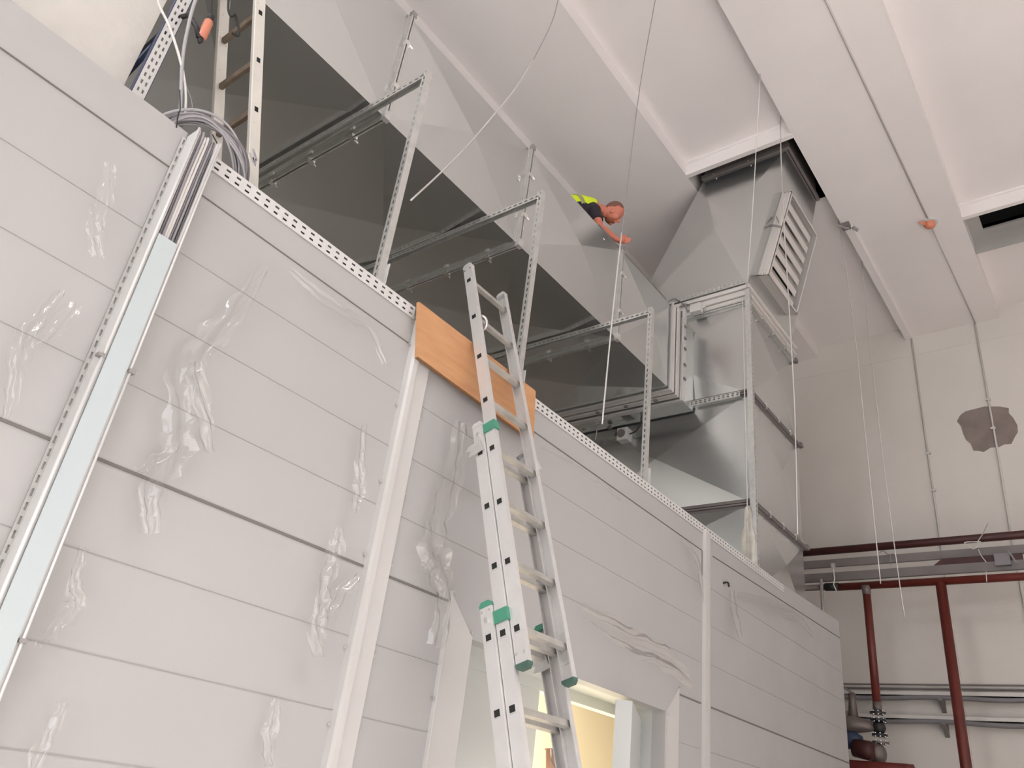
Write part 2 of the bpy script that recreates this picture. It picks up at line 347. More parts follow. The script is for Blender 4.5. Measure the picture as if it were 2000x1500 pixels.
# flat architrave round the door, mitred
t0 = .012
ar = MB()
def flat(pts):
    n = len(pts); ar.add([(x, D - t0, z) for x, z in pts] + [(x, D, z) for x, z in pts], [tuple(range(n)), tuple(range(n, 2 * n))[::-1]] + [(i, (i + 1) % n, (i + 1) % n + n, i + n) for i in range(n)])
flat([(2.9, -1.5), (3.102, -1.5), (3.102, .768), (2.9, .945)])
flat([(5.188, -1.5), (5.36, -1.5), (5.36, .945), (5.188, .768)])
struct('trim_12', ar, 'trim')
struct('trim_13', MB().box(2.896, 2.903, D - .02, D, -1.5, .95), 'whitemetal')
# rivets on the cover strips
rvt = MB()
for x in (2.31, 2.478):
    for z in (-.1, .25, .55, .95, 1.3, 1.7, 2.05): rvt.tube([(x, D, z), (x, D - .008, z)], .007, 8)
for p in ((2.915, .95), (3.09, .79), (5.37, .95), (5.2, .75), (2.885, .45), (5.375, .2)): rvt.tube([(p[0], D, p[1]), (p[0], D - .016, p[1])], .006, 8)
struct('trim_14', rvt, 'galv2')
# door: closed left leaf, right leaf standing ajar with hinges
dl = struct('door_1', MB().box(3.105, 4.13, 2.99, 3.05, -1.5, .70), 'door')
struct('door_frame_head', MB().box(3.105, 5.185, 2.98, 3.06, .70, .765), 'door', dl)
hx, hy, fx, fy = 5.175, 2.985, 4.36, 2.60
dv = V((fx - hx, fy - hy, 0)).normalized(); dn = V((-dv.y, dv.x, 0))
lf = MB().sweep([(0, 0), (0.90, 0), (0.90, -.10), (0, -.10)], (hx, hy, -1.5), (hx, hy, .70), dv, -dn if dn.y < 0 else dn)
leaf = struct('door_2', lf, 'door', bevel=.004)
hg = MB()
for z in (.15, -.35, -1.1):
    hg.tube([(hx - .01, hy - .13, z - .07), (hx - .01, hy - .13, z + .07)], .014, 10)
    hg.box(hx - .035, hx + .012, hy - .15, hy - .10, z + .045, z + .06).box(hx - .035, hx + .012, hy - .15, hy - .10, z - .06, z - .045)
struct('hinge', hg, 'alu', leaf)
# lit room behind the door
rm = MB().box(2.9, 9.08, 5.2, 5.3, -1.5, 2.05).box(2.85, 2.9, 3.06, 5.2, -1.5, 2.05)
struct('wall_inner', rm, 'cream')
struct('trim_15', MB().box(6.55, 6.72, 5.1, 5.2, -1.5, 1.6).box(5.9, 6.5, 5.14, 5.2, .55, .62).box(5.9, 6.5, 5.14, 5.2, .2, .24), 'trim')
struct('trim_16', MB().box(4.9, 6.3, 3.5, 3.9, .225, .25), 'door')    # shelf
bk = thing('bucket', (5.5, 3.75, .25), 'brown bucket on the shelf in the lit room seen through the door gap', 'bucket')
b_ = MB(); pts = [(.075, 0), (.1, .25), (.108, .25), (.108, .262), (.095, .262), (.092, .25), (.07, .01)]
seg = 24; vs = []; fs = []
for r, z in pts:
    for k in range(seg): vs.append((5.5 + r * math.cos(2 * math.pi * k / seg), 3.75 + r * math.sin(2 * math.pi * k / seg), .25 + z))
for i in range(len(pts) - 1):
    for k in range(seg): fs.append((i * seg + k, i * seg + (k + 1) % seg, (i + 1) * seg + (k + 1) % seg, (i + 1) * seg + k))
fs.append(tuple(range(seg))); b_.add(vs, fs); b_.build('pail', 'bucket', bk, smooth=True)
MB().tube([(5.39, 3.75, .50), (5.37, 3.72, .42), (5.40, 3.68, .35), (5.5, 3.64, .33), (5.6, 3.68, .36), (5.61, 3.75, .5)], .004, 6).build('handle', 'black', bk, smooth=True)

# perforated angle along the cabin's top edge
def perf_angle(x0, x1, loc, label):
    m = MB(); L = x1 - x0
    m.perf((x0, D - .004, 2.198), (1, 0, 0), (0, 0, 1), L, .07, int(L / .05), [.02, .05], .022, .011, .003)
    m.box(x0, x1, D - .004, D + .035, 2.266, 2.269)
    root = single('perforated_angle', m, 'whitemetal', loc, label, 'angle bar', 'perforated angles along the cabin top edge')
    MB().box(x0, x1, D + .03, D + .034, 2.206, 2.265).build('dark_backing', 'joint', root); return root  # dark strip added behind the angle so its holes look shaded
perf_angle(1.06, 2.30, (1.06, D, 2.2), 'white perforated angle on the cabin edge between the cable tray and the plywood board')
perf_angle(3.34, 7.50, (3.34, D, 2.2), 'long white perforated angle on the cabin edge right of the plywood board')
# plywood board
bd = thing('plywood_board', (2.3, 2.62, 1.97), 'orange plywood board laid against the cabin top edge behind the ladder head', 'board')
pb = MB(); P4 = [(2.262, 2.262), (2.325, 1.965), (3.335, 1.94), (3.30, 2.262)]
pb.add([(x, 2.632, z) for x, z in P4] + [(x, 2.652, z) for x, z in P4], [(0, 1, 2, 3), (7, 6, 5, 4), (0, 3, 7, 4), (1, 5, 6, 2), (0, 4, 5, 1), (3, 2, 6, 7)]); 
pb.build('sheet', 'plywood', bd)
MB().box(2.75, 2.8, 2.652, 2.70, 2.1, 2.2).build('spacer_block', 'plyedge', bd)
MB().add([(2.325, 2.631, 1.965), (3.335, 2.631, 1.94), (3.335, 2.652, 1.94), (2.325, 2.652, 1.965), (2.325, 2.631, 1.969), (3.335, 2.631, 1.944), (3.335, 2.652, 1.944), (2.325, 2.652, 1.969)],
         [(0, 1, 2, 3), (4, 5, 6, 7), (0, 1, 5, 4), (2, 3, 7, 6)]).build('bottom_edge', 'plyedge', bd)

# ================================================================== CABLE TRAY ON THE FRONT WALL
tr = thing('cable_tray', (.98, 2.66, -1.5), 'tall white vertical cable tray with pale lid on the cabin front at left', 'cable tray')
m = MB(); m.box(.938, 1.032, D - .006, D - .002, -1.5, 2.27)
m.build('back_plate', 'whitemetal', tr)
for sx, nm in ((.935, 'side_rail'), (1.033, 'side_rail')):
    q = MB(); q.box(sx - .002, sx + .002, 2.625, D, -1.5, 2.27); s_ = 1 if sx < 1 else -1
    q.box(min(sx, sx + s_ * .010), max(sx, sx + s_ * .010), 2.620, 2.628, -1.5, 2.27)
    q.build(nm, 'whitemetal', tr)
MB().perf((.914, D - .006, -1.5), (0, 0, 1), (1, 0, 0), 3.75, .02, 82, [.011], .026, .007, .002).build('perforated_flange', 'galv2', tr)
lid = MB(); lid.sweep([(.945, 2.618), (.945, 2.612), (1.022, 2.612), (1.022, 2.618)], (0, 0, -1.5), (0, 0, 1.74), (1, 0, 0), (0, 1, 0))
lid.build('lid', 'lid', tr)
MB().tube([(.931, 2.612, -1.5), (.931, 2.612, 1.20)], .007, 8).tube([(.933, 2.614, 1.21), (.933, 2.614, 2.27)], .006, 8).build('left_edge_bead', 'whitemetal', tr, smooth=True)
MB().tube([(1.036, 2.612, -1.5), (1.036, 2.612, 1.19)], .005, 8).tube([(1.034, 2.614, 1.20), (1.034, 2.614, 2.27)], .005, 8).build('right_edge_bead', 'whitemetal', tr, smooth=True)
for x, z in ((.925, 1.2), (1.04, 1.195), (1.037, .287)):
    MB().box(x - .012, x + .012, 2.605, 2.63, z - .006, z + .006).build('clip', 'wiredark', tr)
cabs = [(.949, .005, 'cable'), (.961, .0045, 'cabledark'), (.972, .0055, 'cable'), (.984, .0058, 'cablewhite'), (.9965, .006, 'cablewhite'), (1.0075, .004, 'cabledark'), (1.0165, .0048, 'cable'), (1.026, .0035, 'cabledark')]
for i, (x, r, mm) in enumerate(cabs):
    pts = [(x, 2.66, 1.4), (x + .003 * math.sin(i), 2.655, 1.8), (x - .003, 2.65, 2.1), (x + .002, 2.66, 2.26), (x + .02, 2.72, 2.33 + .01 * (i % 3)), (x + .03, 2.78, 2.30)]
    names = ['first grey', 'second dark', 'third grey', 'fourth white', 'fifth white', 'sixth dark', 'seventh grey', 'last dark']
    single('cable', MB().tube(smoothpts(pts, 5), r, 8), mm, (x, 2.66, 1.4), names[i] + ' cable from the left in the tray open top', 'cable', 'cables in the open top of the tray', smooth=True)
# coil of cable lying over the tray's top
coil = thing('cable_coil', (1.07, 2.85, 2.2), 'coil of grey cable draped over the cabin edge above the cable tray', 'cable coil')
c0 = V((1.055, 2.81, 2.25))
for i in range(14):
    pts = []; rr = .205 + .022 * random.uniform(-1, 1); dz = random.uniform(-.015, .015); dy = random.uniform(-.03, .03); tl = random.uniform(-.10, .10); sh_ = random.uniform(-.02, .02)
    for k in range(48):
        a = 2 * math.pi * k / 48; wob = 1 + .04 * math.sin(3 * a + i) + .03 * math.sin(2 * a + 2.1 * i)
        px_ = rr * wob * math.cos(a); pz_ = rr * wob * math.sin(a)
        p = c0 + V((px_ + sh_, dy - .42 * pz_ + px_ * tl, pz_ * 1.0 + dz))
        p.z = max(p.z, 2.112 + .006 * (i % 4)); 
        if p.z < 2.30: p.y = max(p.y, 2.812 + .01 * (i % 3))
        pts.append(p)
    MB().tube(pts, .0058, 8, closed=True).build('loop', 'cable' if i % 3 else 'cabledark', coil, smooth=True)
MB().tube(smoothpts([(.84, 2.72, 2.46), (.865, 2.70, 2.36), (.862, 2.69, 2.33), (.88, 2.70, 2.27)], 4), .003, 6).build('cable_tie', 'black', coil, smooth=True)
MB().tube(smoothpts([(1.24, 2.70, 2.40), (1.20, 2.69, 2.43), (1.24, 2.70, 2.37), (1.19, 2.69, 2.40)], 4), .003, 6).build('cable_tie', 'cable', coil, smooth=True)
MB().tube(smoothpts([(1.02, 2.70, 2.36), (1.06, 2.69, 2.31), (1.0, 2.70, 2.28), (1.04, 2.71, 2.24)], 4), .003, 6).build('cable_tie', 'black', coil, smooth=True)
single('cable', MB().tube(smoothpts([(.60, 2.8, 2.98), (.639, 2.8, 2.858), (.72, 2.8, 2.785), (.807, 2.8, 2.683), (.874, 2.8, 2.576), (.917, 2.8, 2.463), (.93, 2.8, 2.38)], 6), .006, 8), 'cablewhite', (.8, 2.8, 2.4),
       'pale cable sloping down from upper left across the perforated tray to the coil', 'cable', smooth=True)
single('cable', MB().tube(smoothpts([(.76, 2.8, 3.3), (.77, 2.8, 3.015), (.793, 2.8, 2.834), (.827, 2.8, 2.671), (.892, 2.8, 2.469), (.91, 2.8, 2.40)], 6), .008, 8), 'cable', (.8, 2.82, 2.4),
       'thick grey cable rising nearly straight from the coil to the top edge', 'cable', smooth=True)
single('cable', MB().tube(smoothpts([(.88, 2.8, 2.57), (.92, 2.79, 2.52), (.955, 2.78, 2.43)], 6), .0035, 6), 'cabledark', (.9, 2.8, 2.4), 'short thin dark cable curving into the top of the coil', 'cable', smooth=True)
# white perforated tray standing on the roof at far left
wt = thing('perforated_upright', (.77, 2.97, 2.1), 'white perforated upright channel standing on the roof beside the plastered pier', 'upright channel')
q = MB(); q.perf((.742, 2.948, 2.1), (0, 0, 1), (1, 0, 0), 2.6, .055, 58, [.017, .038], .022, .009, .003); q.build('face', 'whitemetal', wt)
MB().box(.739, .742, 2.948, 2.985, 2.1, 4.7).box(.797, .800, 2.948, 2.985, 2.1, 4.7).build('flanges', 'blue', wt)
for (a, b, c, d_), lb in (((.80, 3.0, 3.10, 3.9), 'upper dark blue bracket arm behind the white perforated upright'), ((.745, 2.99, 2.80, 3.6), 'lower dark blue bracket arm showing left of the white perforated upright')):
    single('bracket_arm', MB().bar((a, b, c), (a + .02, d_ - .35, c + .0), .035, .02), 'blue', (a, b, c), lb, 'bracket', 'dark blue bracket arms')
# inspection lamp
lp = thing('inspection_lamp', (.86, 2.85, 2.9), 'orange caged inspection lamp with black ends hanging beside the splattered ladder', 'lamp')
ax0, ax1 = V((.872, 2.85, 3.025)), V((.872, 2.85, 2.905))
MB().tube([ax0, ax0.lerp(ax1, .1), ax0.lerp(ax1, .9), ax1], [.016, .021, .021, .016], 16).build('shade', 'orange', lp, smooth=True)
MB().tube([ax0 + V((0, 0, .045)), ax0 + V((0, 0, .03)), ax0], [.010, .016, .014], 12).build('socket', 'black', lp, smooth=True)
MB().tube([ax1, ax1 - V((0, 0, .015)), ax1 - V((0, 0, .03))], [.012, .013, .006], 12).build('end_cap', 'black', lp, smooth=True)
MB().tube(smoothpts([(.80, 2.85, 3.3), (.835, 2.85, 3.16), (.868, 2.85, 3.07)], 6), .005, 8).build('cord', 'black', lp, smooth=True)
MB().tube([(.862, 2.85, 2.90), (.84, 2.86, 2.95), (.80, 2.9, 3.02), (.79, 2.95, 3.03)], .012, 8).build('clamp', 'black', lp, smooth=True)
single('cable_hook', MB().tube(smoothpts([(.90, 2.88, 3.35), (.93, 2.88, 3.22), (.955, 2.87, 3.17), (.97, 2.87, 3.20), (1.01, 2.87, 3.14), (1.02, 2.87, 3.10), (.99, 2.87, 3.09)], 6), .006, 8), 'black', (.95, 2.87, 3.2),
       'black cable loop with plug hanging between the stiles of the splattered ladder', 'cable', smooth=True)

# ================================================================== SPLATTERED LADDER ON THE ROOF
l2 = thing('ladder', (1.45, 3.1, 2.1), 'old white paint-splattered ladder standing on the roof at upper left', 'ladder', 'ladders')
def lx(z): return 1.352 - (z - 2.534) * .2886
for yf, nm in ((2.935, 'stile'), (3.255, 'stile')):
    p0, p1 = V((lx(2.12), yf, 2.12)), V((lx(4.0), yf, 4.0)); d_ = (p1 - p0).normalized(); u_ = V((0, 1, 0)).cross(d_)
    q = MB(); q.sweep([(-.03, 0), (.03, 0), (.03, .026), (-.03, .026)], p0, p1, u_, V((0, 1, 0))); q.build(nm, 'splat', l2, bevel=.004)
for k in range(7):
    z = 3.409 - .2705 * (k - 2)
    c_ = V((lx(z), 2.935, z)); 
    MB().bar(c_ + V((0, .026, 0)), c_ + V((0, .32, 0)), .03, .024, u=(.28, 0, -1)).build('rung', 'oldrung', l2, bevel=.003)
    MB().bar(c_ + V((0, -.0015, 0)), c_ + V((0, .003, 0)), .026, .02, u=(-.28, 0, 1)).build('rung_socket', 'dark', l2)

# ================================================================== SUPPORT FRAMES UNDER THE DUCT
def frame(x, label, first=None):
    f = thing('duct_support', (x, 2.87, 2.1), label, 'support frame', 'steel support frames under the duct')
    zt = 4.0
    q = MB(); q.sweep([(-.018, 0), (.024, 0), (.024, .041), (.021, .041), (.021, .003), (-.018, .003)], (x, 2.85, 2.1), (x, 2.85, zt + .02), (1, 0, 0), (0, 1, 0))
    q.perf((x - .018, 2.85, 2.1), (0, 0, 1), (0, 1, 0), zt - 2.08, .041, 38, [.02], .028, .011, .003)
    q.build('post', 'galv2', f)
    a = MB(); z0 = zt - .045
    a.perf((x - .02, 2.87, z0), (0, 1, 0), (0, 0, 1), 2.05, .042, 41, [.021], .028, .012, .003)
    a.box(x - .02, x + .022, 2.87, 4.92, z0 + .041, z0 + .044).box(x + .019, x + .022, 2.87, 4.92, z0, z0 + .044)
    a.build('arm', 'galv2', f)
    MB().box(x - .024, x + .030, 2.845, 2.895, 2.1, 2.11).box(x + .024, x + .030, 2.83, 2.90, 2.1, 2.52).build('foot', 'whitemetal', f)
    MB().tube([(x - .021, 2.885, zt - .02), (x - .03, 2.885, zt - .02)], .008, 6).tube([(x - .021, 2.875, zt - .035), (x - .028, 2.875, zt - .035)], .006, 6).build('bolt', 'chrome', f)
    return f
frame(2.15, 'steel post and slotted arm under the duct nearest the splattered ladder')
frame(3.395, 'steel post and slotted arm rising just behind the head of the aluminium ladder')
frame(5.06, 'steel post and slotted arm under the far duct end beside the connector frames')

# ================================================================== HORIZONTAL DUCT
YF, YBk, ZB, ZT = 3.40, 4.90, 4.04, 5.06
dk = thing('air_duct', (3.0, 4.15, 4.04), 'large horizontal galvanised air duct with cross-broken panels above the cabin', 'air duct')
seams = [-.70, .78, 2.28, 3.80, 5.35, 6.42]
for i in range(5):
    a, b = seams[i], seams[i + 1]; q = MB(); e = .07
    q.pyramid((a, YF, ZB), (b, YF, ZB), (b, YF, ZT), (a, YF, ZT), (0, -1, 0), e)
    q.pyramid((a, YF, ZB), (a, YBk, ZB), (b, YBk, ZB), (b, YF, ZB), (0, 0, -1), e)
    q.pyramid((a, YF, ZT), (b, YF, ZT), (b, YBk, ZT), (a, YBk, ZT), (0, 0, 1), .01)
    q.pyramid((a, YBk, ZB), (a, YBk, ZT), (b, YBk, ZT), (b, YBk, ZB), (0, 1, 0), e)
    s_ = q.build('duct_section', 'galv', dk)
    if i < 4:
        x = b
        g = MB()
        for dx in (-.014, .008):
            g.box(x + dx - .003, x + dx + .009, YF - .032, YF, ZB - .03, ZT + .03).box(x + dx - .003, x + dx + .009, YF, YBk, ZB - .032, ZB).box(x + dx - .003, x + dx + .009, YF, YBk, ZT, ZT + .03)
        g.box(x - .03, x - .014, YF - .006, YF, ZB, ZT).box(x + .014, x + .03, YF - .006, YF, ZB, ZT)
        g.build('flange', 'galv2', s_)
        for z in (ZB + .28, ZT - .3): MB().box(x - .022, x + .026, YF - .045, YF - .02, z - .02, z + .02).tube([(x + .02, YF - .04, z), (x + .05, YF - .045, z - .01)], .008, 6).build('clamp', 'chrome', s_)
        for y in (YF + .3, YF + .75, YF + 1.2): MB().box(x - .022, x + .026, y - .02, y + .02, ZB - .045, ZB - .02).tube([(x + .02, y, ZB - .04), (x + .05, y, ZB - .05)], .008, 6).build('clamp', 'chrome', s_)
        MB().box(x - .026, x + .03, YF - .04, YF + .0, ZB - .04, ZB + .03).build('corner', 'alu', s_)
        MB().box(x - .02, x + .024, YF - .036, YF + .0, ZT, ZT + .045).build('corner', 'wiredark', s_)
for x, z, s_ in ((3.69, 4.645, .02), (5.01, 4.937, .02), (4.97, 4.575, .02)):
    lb = MB().box(x - s_ * .7, x + s_ * .7, YF - .0155, YF - .013, z - s_ * 1.3, z + s_ * 1.3).build('sticker', 'label', dk)
    MB().box(x - s_ * .35, x + s_ * .3, YF - .0165, YF - .0155, z - .004, z + .006).build('print', 'ink', lb)
MB().box(2.9, 2.94, 4.0, 4.07, ZB - .03, ZB - .017).build('sticker', 'label', dk)
# upstand rail along the top edge at the worker's hand
MB().box(5.0, 6.40, 3.45, 3.49, 5.075, 5.16).build('edge_rail', 'steelgrey', dk)
# connector frames between duct and tower
cf = MB(); 
def ring(mb, x0, x1, o, y0=YF, y1=YBk, z0=ZB, z1=ZT, t=.02):
    mb.box(x0, x1, y0 - o, y0 - o + t, z0 - o, z1 + o).box(x0, x1, y1 + o - t, y1 + o, z0 - o, z1 + o).box(x0, x1, y0 - o + t, y1 + o - t, z0 - o, z0 - o + t).box(x0, x1, y0 - o + t, y1 + o - t, z1 + o - t, z1 + o)
for (x0, x1, o) in ((6.40, 6.425, .035), (6.44, 6.50, .02), (6.505, 6.53, .045), (6.545, 6.60, .025), (6.61, 6.675, .06), (6.68, 6.70, .045)): 
    r_ = MB(); ring(r_, x0, x1, o); r_.build('connector_frame', 'alu' if o > .03 else 'louvre', dk, bevel=.002)
nk = MB(); ring(nk, 6.42, 6.965, .004, t=.004); nk.build('neck', 'galv', dk)
for z in (4.25, 4.42, 4.62, 4.75, 4.9): MB().box(6.62, 6.665, YF - .072, YF - .058, z - .012, z + .012).build('clamp', 'steelgrey', dk)
for y in (3.6, 3.95, 4.3): MB().box(6.50, 6.53, y - .02, y + .02, ZB - .06, ZB - .04).build('clamp', 'steelgrey', dk)

# ================================================================== VERTICAL TOWER DUCT
X0, X1, TY0, TY1 = 7.0, 8.37, 2.78, 4.85
tw = thing('tower_duct', (7.7, 3.8, 2.1), 'tall vertical galvanised duct rising from behind the cabin end into the ceiling opening', 'air duct')
def sect(z0, z1, y1=TY1, e=.06):
    q = MB()
    q.pyramid((X0, TY0, z0), (X0, y1, z0), (X0, y1, z1), (X0, TY0, z1), (-1, 0, 0), e)
    q.pyramid((X0, TY0, z0), (X1, TY0, z0), (X1, TY0, z1), (X0, TY0, z1), (0, -1, 0), e)
    q.pyramid((X1, TY0, z0), (X1, y1, z0), (X1, y1, z1), (X1, TY0, z1), (1, 0, 0), e)
    q.pyramid((X0, y1, z0), (X1, y1, z0), (X1, y1, z1), (X0, y1, z1), (0, 1, 0), e)
    return q.build('duct_section', 'galv', tw)
zs = [2.1, 2.93, 4.14, 5.27]
for i in range(3):
    s_ = sect(zs[i], zs[i + 1])
    if i < 3:
        z = zs[i + 1]; g = MB(); o = .035
        for dz in (-.02, .004):
            g.box(X0 - o, X1 + o, TY0 - o, TY0, z + dz, z + dz + .016).box(X0 - o, X0, TY0, TY1, z + dz, z + dz + .016).box(X1, X1 + o, TY0, TY1, z + dz, z + dz + .016)
        g.box(X0 - .008, X0, TY0, TY1, z - .045, z + .045).box(X0, X1, TY0 - .008, TY0, z - .045, z + .045)
        g.build('flange', 'steelgrey' if i != 2 else 'galv2', s_)
        for x in (7.35, 7.7, 8.05): MB().box(x - .012, x + .012, TY0 - o - .012, TY0 - o + .012, z - .03, z + .03).build('clamp', 'chrome', s_)
        MB().box(X1 - .01, X1 + .055, TY0 - .055, TY0 - .01, z - .025, z + .025).build('corner', 'steelgrey', s_)
# damper frames stacked at the tower's head
for (z0, z1, o) in ((5.29, 5.345, .02), (5.35, 5.375, .045), (5.38, 5.43, .025), (5.435, 5.48, .05)):
    q = MB(); q.box(X0 - o, X1 + o, TY0 - o, TY0, z0, z1).box(X0 - o, X0, TY0, TY1, z0, z1).box(X1, X1 + o, TY0, TY1, z0, z1); q.build('damper_frame', 'louvre', tw, bevel=.002)
MB().box(X0 + .005, X1 - .005, TY0 + .005, TY1, 5.27, 5.5).build('damper_core', 'galv', tw)
# transition piece to the roof opening
TB = [(X0, TY0, 5.5), (X1, TY0, 5.5), (X1, 4.25, 5.5), (X0, 4.25, 5.5)]
TT = [(X0, 2.235, 7.32), (8.0, 2.235, 7.32), (8.0, 3.29, 7.32), (X0, 3.29, 7.32)]
q = MB(); e = .06
q.pyramid(TB[3], TB[0], TT[0], TT[3], (-1, 0, 0), e); q.pyramid(TB[0], TB[1], TT[1], TT[0], (0, -.96, -.28), 0); q.pyramid(TB[1], TB[2], TT[2], TT[1], (1, 0, 0), 0); q.pyramid(TB[2], TB[3], TT[3], TT[2], (0, 1, .3), e)
q.add([TB[0], TB[1], TB[2], TB[3]], [(0, 1, 2, 3)])
ts = q.build('transition_piece', 'galv', tw)
q = MB(); q.box(X0 - .03, 8.03, 2.205, 2.235, 7.30, 7.36).box(X0 - .03, X0, 2.235, 3.32, 7.30, 7.36).box(8.0, 8.03, 2.235, 3.32, 7.30, 7.36); q.box(X0, 8.0, 2.235, 3.29, 7.36, 8.0)
q.build('top_flange', 'steelgrey', ts)
MB().tube([(X0 - .035, 2.7, 7.31), (X0 - .05, 2.7, 7.30)], .009, 8).tube([(X0 - .035, 3.15, 7.31), (X0 - .05, 3.15, 7.3)], .009, 8).build('bolt', 'chrome', ts)
# louvre damper on the sloping front
nrm = V((0, -.96, -.277)); upv = V((0, -.277, .96)); og = V((0, 2.733 + .02, 5.572))
lv = MB()
def L(x, s, e_): return V((x, 0, 0)) + og + upv * s + nrm * e_
lx0, lx1, s0, s1, dp = 7.17, 8.07, .16, 1.31, .125
lroot = tw
def lbar(mb, x0, x1, sa, sb, ea, eb):
    c = [L(x, s, e_) for e_ in (ea, eb) for x, s in ((x0, sa), (x1, sa), (x1, sb), (x0, sb))]
    return mb.add(c, [(0, 1, 2, 3), (4, 5, 6, 7), (0, 1, 5, 4), (1, 2, 6, 5), (2, 3, 7, 6), (3, 0, 4, 7)])
fm = MB(); w_ = .03
lbar(fm, lx0, lx0 + .012, s0, s1, -.02, dp); lbar(fm, lx1 - .012, lx1, s0, s1, -.02, dp); lbar(fm, lx0, lx1, s0, s0 + .012, -.02, dp); lbar(fm, lx0, lx1, s1 - .012, s1, -.02, dp)
lbar(fm, lx0, lx0 + .035, s0, s1, dp - .006, dp); lbar(fm, lx1 - .035, lx1, s0, s1, dp - .006, dp); lbar(fm, lx0, lx1, s0, s0 + .03, dp - .006, dp); lbar(fm, lx0, lx1, s1 - .03, s1, dp - .006, dp)
for e_ in (.02, .045, .07, .095): lbar(fm, lx0 - .006, lx0, s0, s1, e_, e_ + .012)
dam = fm.build('louvre_damper', 'louvre', tw)
lbar(MB(), lx0 + .012, lx1 - .012, s0 + .012, s1 - .012, -.01, 0).build('backing', 'dark', dam)
nb = 7; pitch = (s1 - s0 - .06) / nb
for k in range(nb):
    sa = s0 + .035 + k * pitch
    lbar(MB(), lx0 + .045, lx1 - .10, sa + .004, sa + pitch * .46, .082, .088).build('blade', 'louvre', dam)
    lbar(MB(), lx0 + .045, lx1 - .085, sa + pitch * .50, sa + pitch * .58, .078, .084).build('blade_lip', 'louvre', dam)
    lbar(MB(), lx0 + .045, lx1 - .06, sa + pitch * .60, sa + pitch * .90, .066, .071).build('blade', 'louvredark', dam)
MB().bar(L(lx0 - .01, .84, .0), L(lx0 - .01, .80, dp), .02, .02).bar(L(lx0 - .02, .95, .03), L(lx0 - .02, .86, .08), .012, .012).build('lever', 'wiredark', dam)
for s_ in (.35, .72, 1.15): MB().bar(L(lx0 - .03, s_, -.03), L(lx0 + .01, s_, -.02), .03, .03).build('clamp', 'chrome', dam)
# perforated corner post and rails of the tower
cp = thing('perforated_post', (6.98, 2.80, 2.1), 'tall perforated steel angle standing at the near corner of the vertical duct', 'angle post')
q = MB(); q.box(6.925, 6.928, 2.722, 2.775, 2.1, 5.40).build('side_leg', 'galv2', cp)
MB().perf((6.927, 2.719, 2.1), (0, 0, 1), (1, 0, 0), 3.30, .05, 66, [.025], .03, .018, .003).build('perforated_leg', 'galv2', cp)
MB().tube([(6.92, 2.80, 2.1), (6.92, 2.80, 5.3)], .006, 6).build('rod', 'wire', cp)
def rail(z, y0, y1, label):
    q = MB(); n = int((y1 - y0) / .05); q.perf((6.945, y1, z), (0, -1, 0), (0, 0, 1), y1 - y0, .055, n, [.018, .04], .024, .011, .003); q.box(6.945, 6.995, y0, y1, z - .003, z)
    return single('perforated_rail', q, 'galv2', (6.95, y0, z), label, 'rail', 'perforated rails across the tower duct')
rail(5.50, 2.78, 3.95, 'upper perforated rail across the vertical duct above the damper frames')
rail(4.09, 2.86, 4.25, 'lower perforated rail across the vertical duct level with the connector bottom')
jb = thing('junction_box', (6.9, 3.33, 5.27), 'white junction box at the top corner of the connector frames', 'junction box')
MB().box(6.86, 6.945, 3.27, 3.40, 5.24, 5.35).build('housing', 'whitemetal', jb, bevel=.006)
MB().tube([(6.92, 3.27, 5.31), (6.92, 3.235, 5.31)], .012, 8).tube([(6.93, 3.28, 5.35), (6.93, 3.28, 5.37)], .010, 8).build('gland', 'box', jb)
single('cable', MB().tube(smoothpts([(6.92, 3.38, 5.35), (6.92, 3.50, 5.43), (6.93, 3.62, 5.38), (6.92, 3.70, 5.50), (6.92, 3.62, 5.54), (6.93, 3.5, 5.42), (6.92, 3.46, 5.33)], 6), .006, 6), 'cabledark', (6.92, 3.5, 5.4), 'tangle of thin dark cable beside the white junction box', 'cable', smooth=True)
ac = thing('actuator_box', (6.9, 4.2, 3.88), 'grey square actuator box on the vertical duct below the connector', 'actuator')
MB().box(6.86, 6.99, 4.13, 4.26, 3.80, 3.95).build('housing', 'box', ac, bevel=.008)
MB().tube([(6.86, 4.2, 3.875), (6.845, 4.2, 3.875)], .048, 20).build('dial', 'steelgrey', ac, smooth=False)
MB().tube([(6.93, 4.13, 3.88), (6.93, 4.11, 3.88)], .012, 8).build('gland', 'whitemetal', ac)
single('cable', MB().tube(smoothpts([(6.92, 4.13, 3.88), (6.91, 4.04, 3.90), (6.90, 3.98, 3.99), (6.90, 4.0, 4.09), (6.90, 4.08, 4.10), (6.90, 4.13, 4.07)], 6), .008, 8), 'black', (6.9, 4.1, 3.9), 'black cable looping from the actuator box up to the rail', 'cable', smooth=True)
single('cable', MB().bar((6.90, 4.22, 4.08), (6.90, 4.30, 4.06), .014, .014), 'black', (6.9, 4.25, 4.05), 'short black cable stub at the left end of the lower rail', 'cable')
hk = thing('wire_bracket', (6.9, 4.6, 3.95), 'thin bent wire bracket with a rod left of the actuator box', 'bracket')
MB().tube([(6.9, 4.75, 4.02), (6.9, 4.60, 4.05), (6.9, 4.55, 4.0), (6.9, 4.56, 3.88)], .006, 6).build('bent_wire', 'wire', hk)
MB().tube([(6.9, 4.55, 4.0), (6.9, 4.38, 4.0), (6.9, 4.05, 4.03)], .005, 6).build('rod', 'wire', hk)
MB().box(6.88, 6.92, 4.36, 4.40, 3.985, 4.02).build('nut', 'steelgrey', hk)

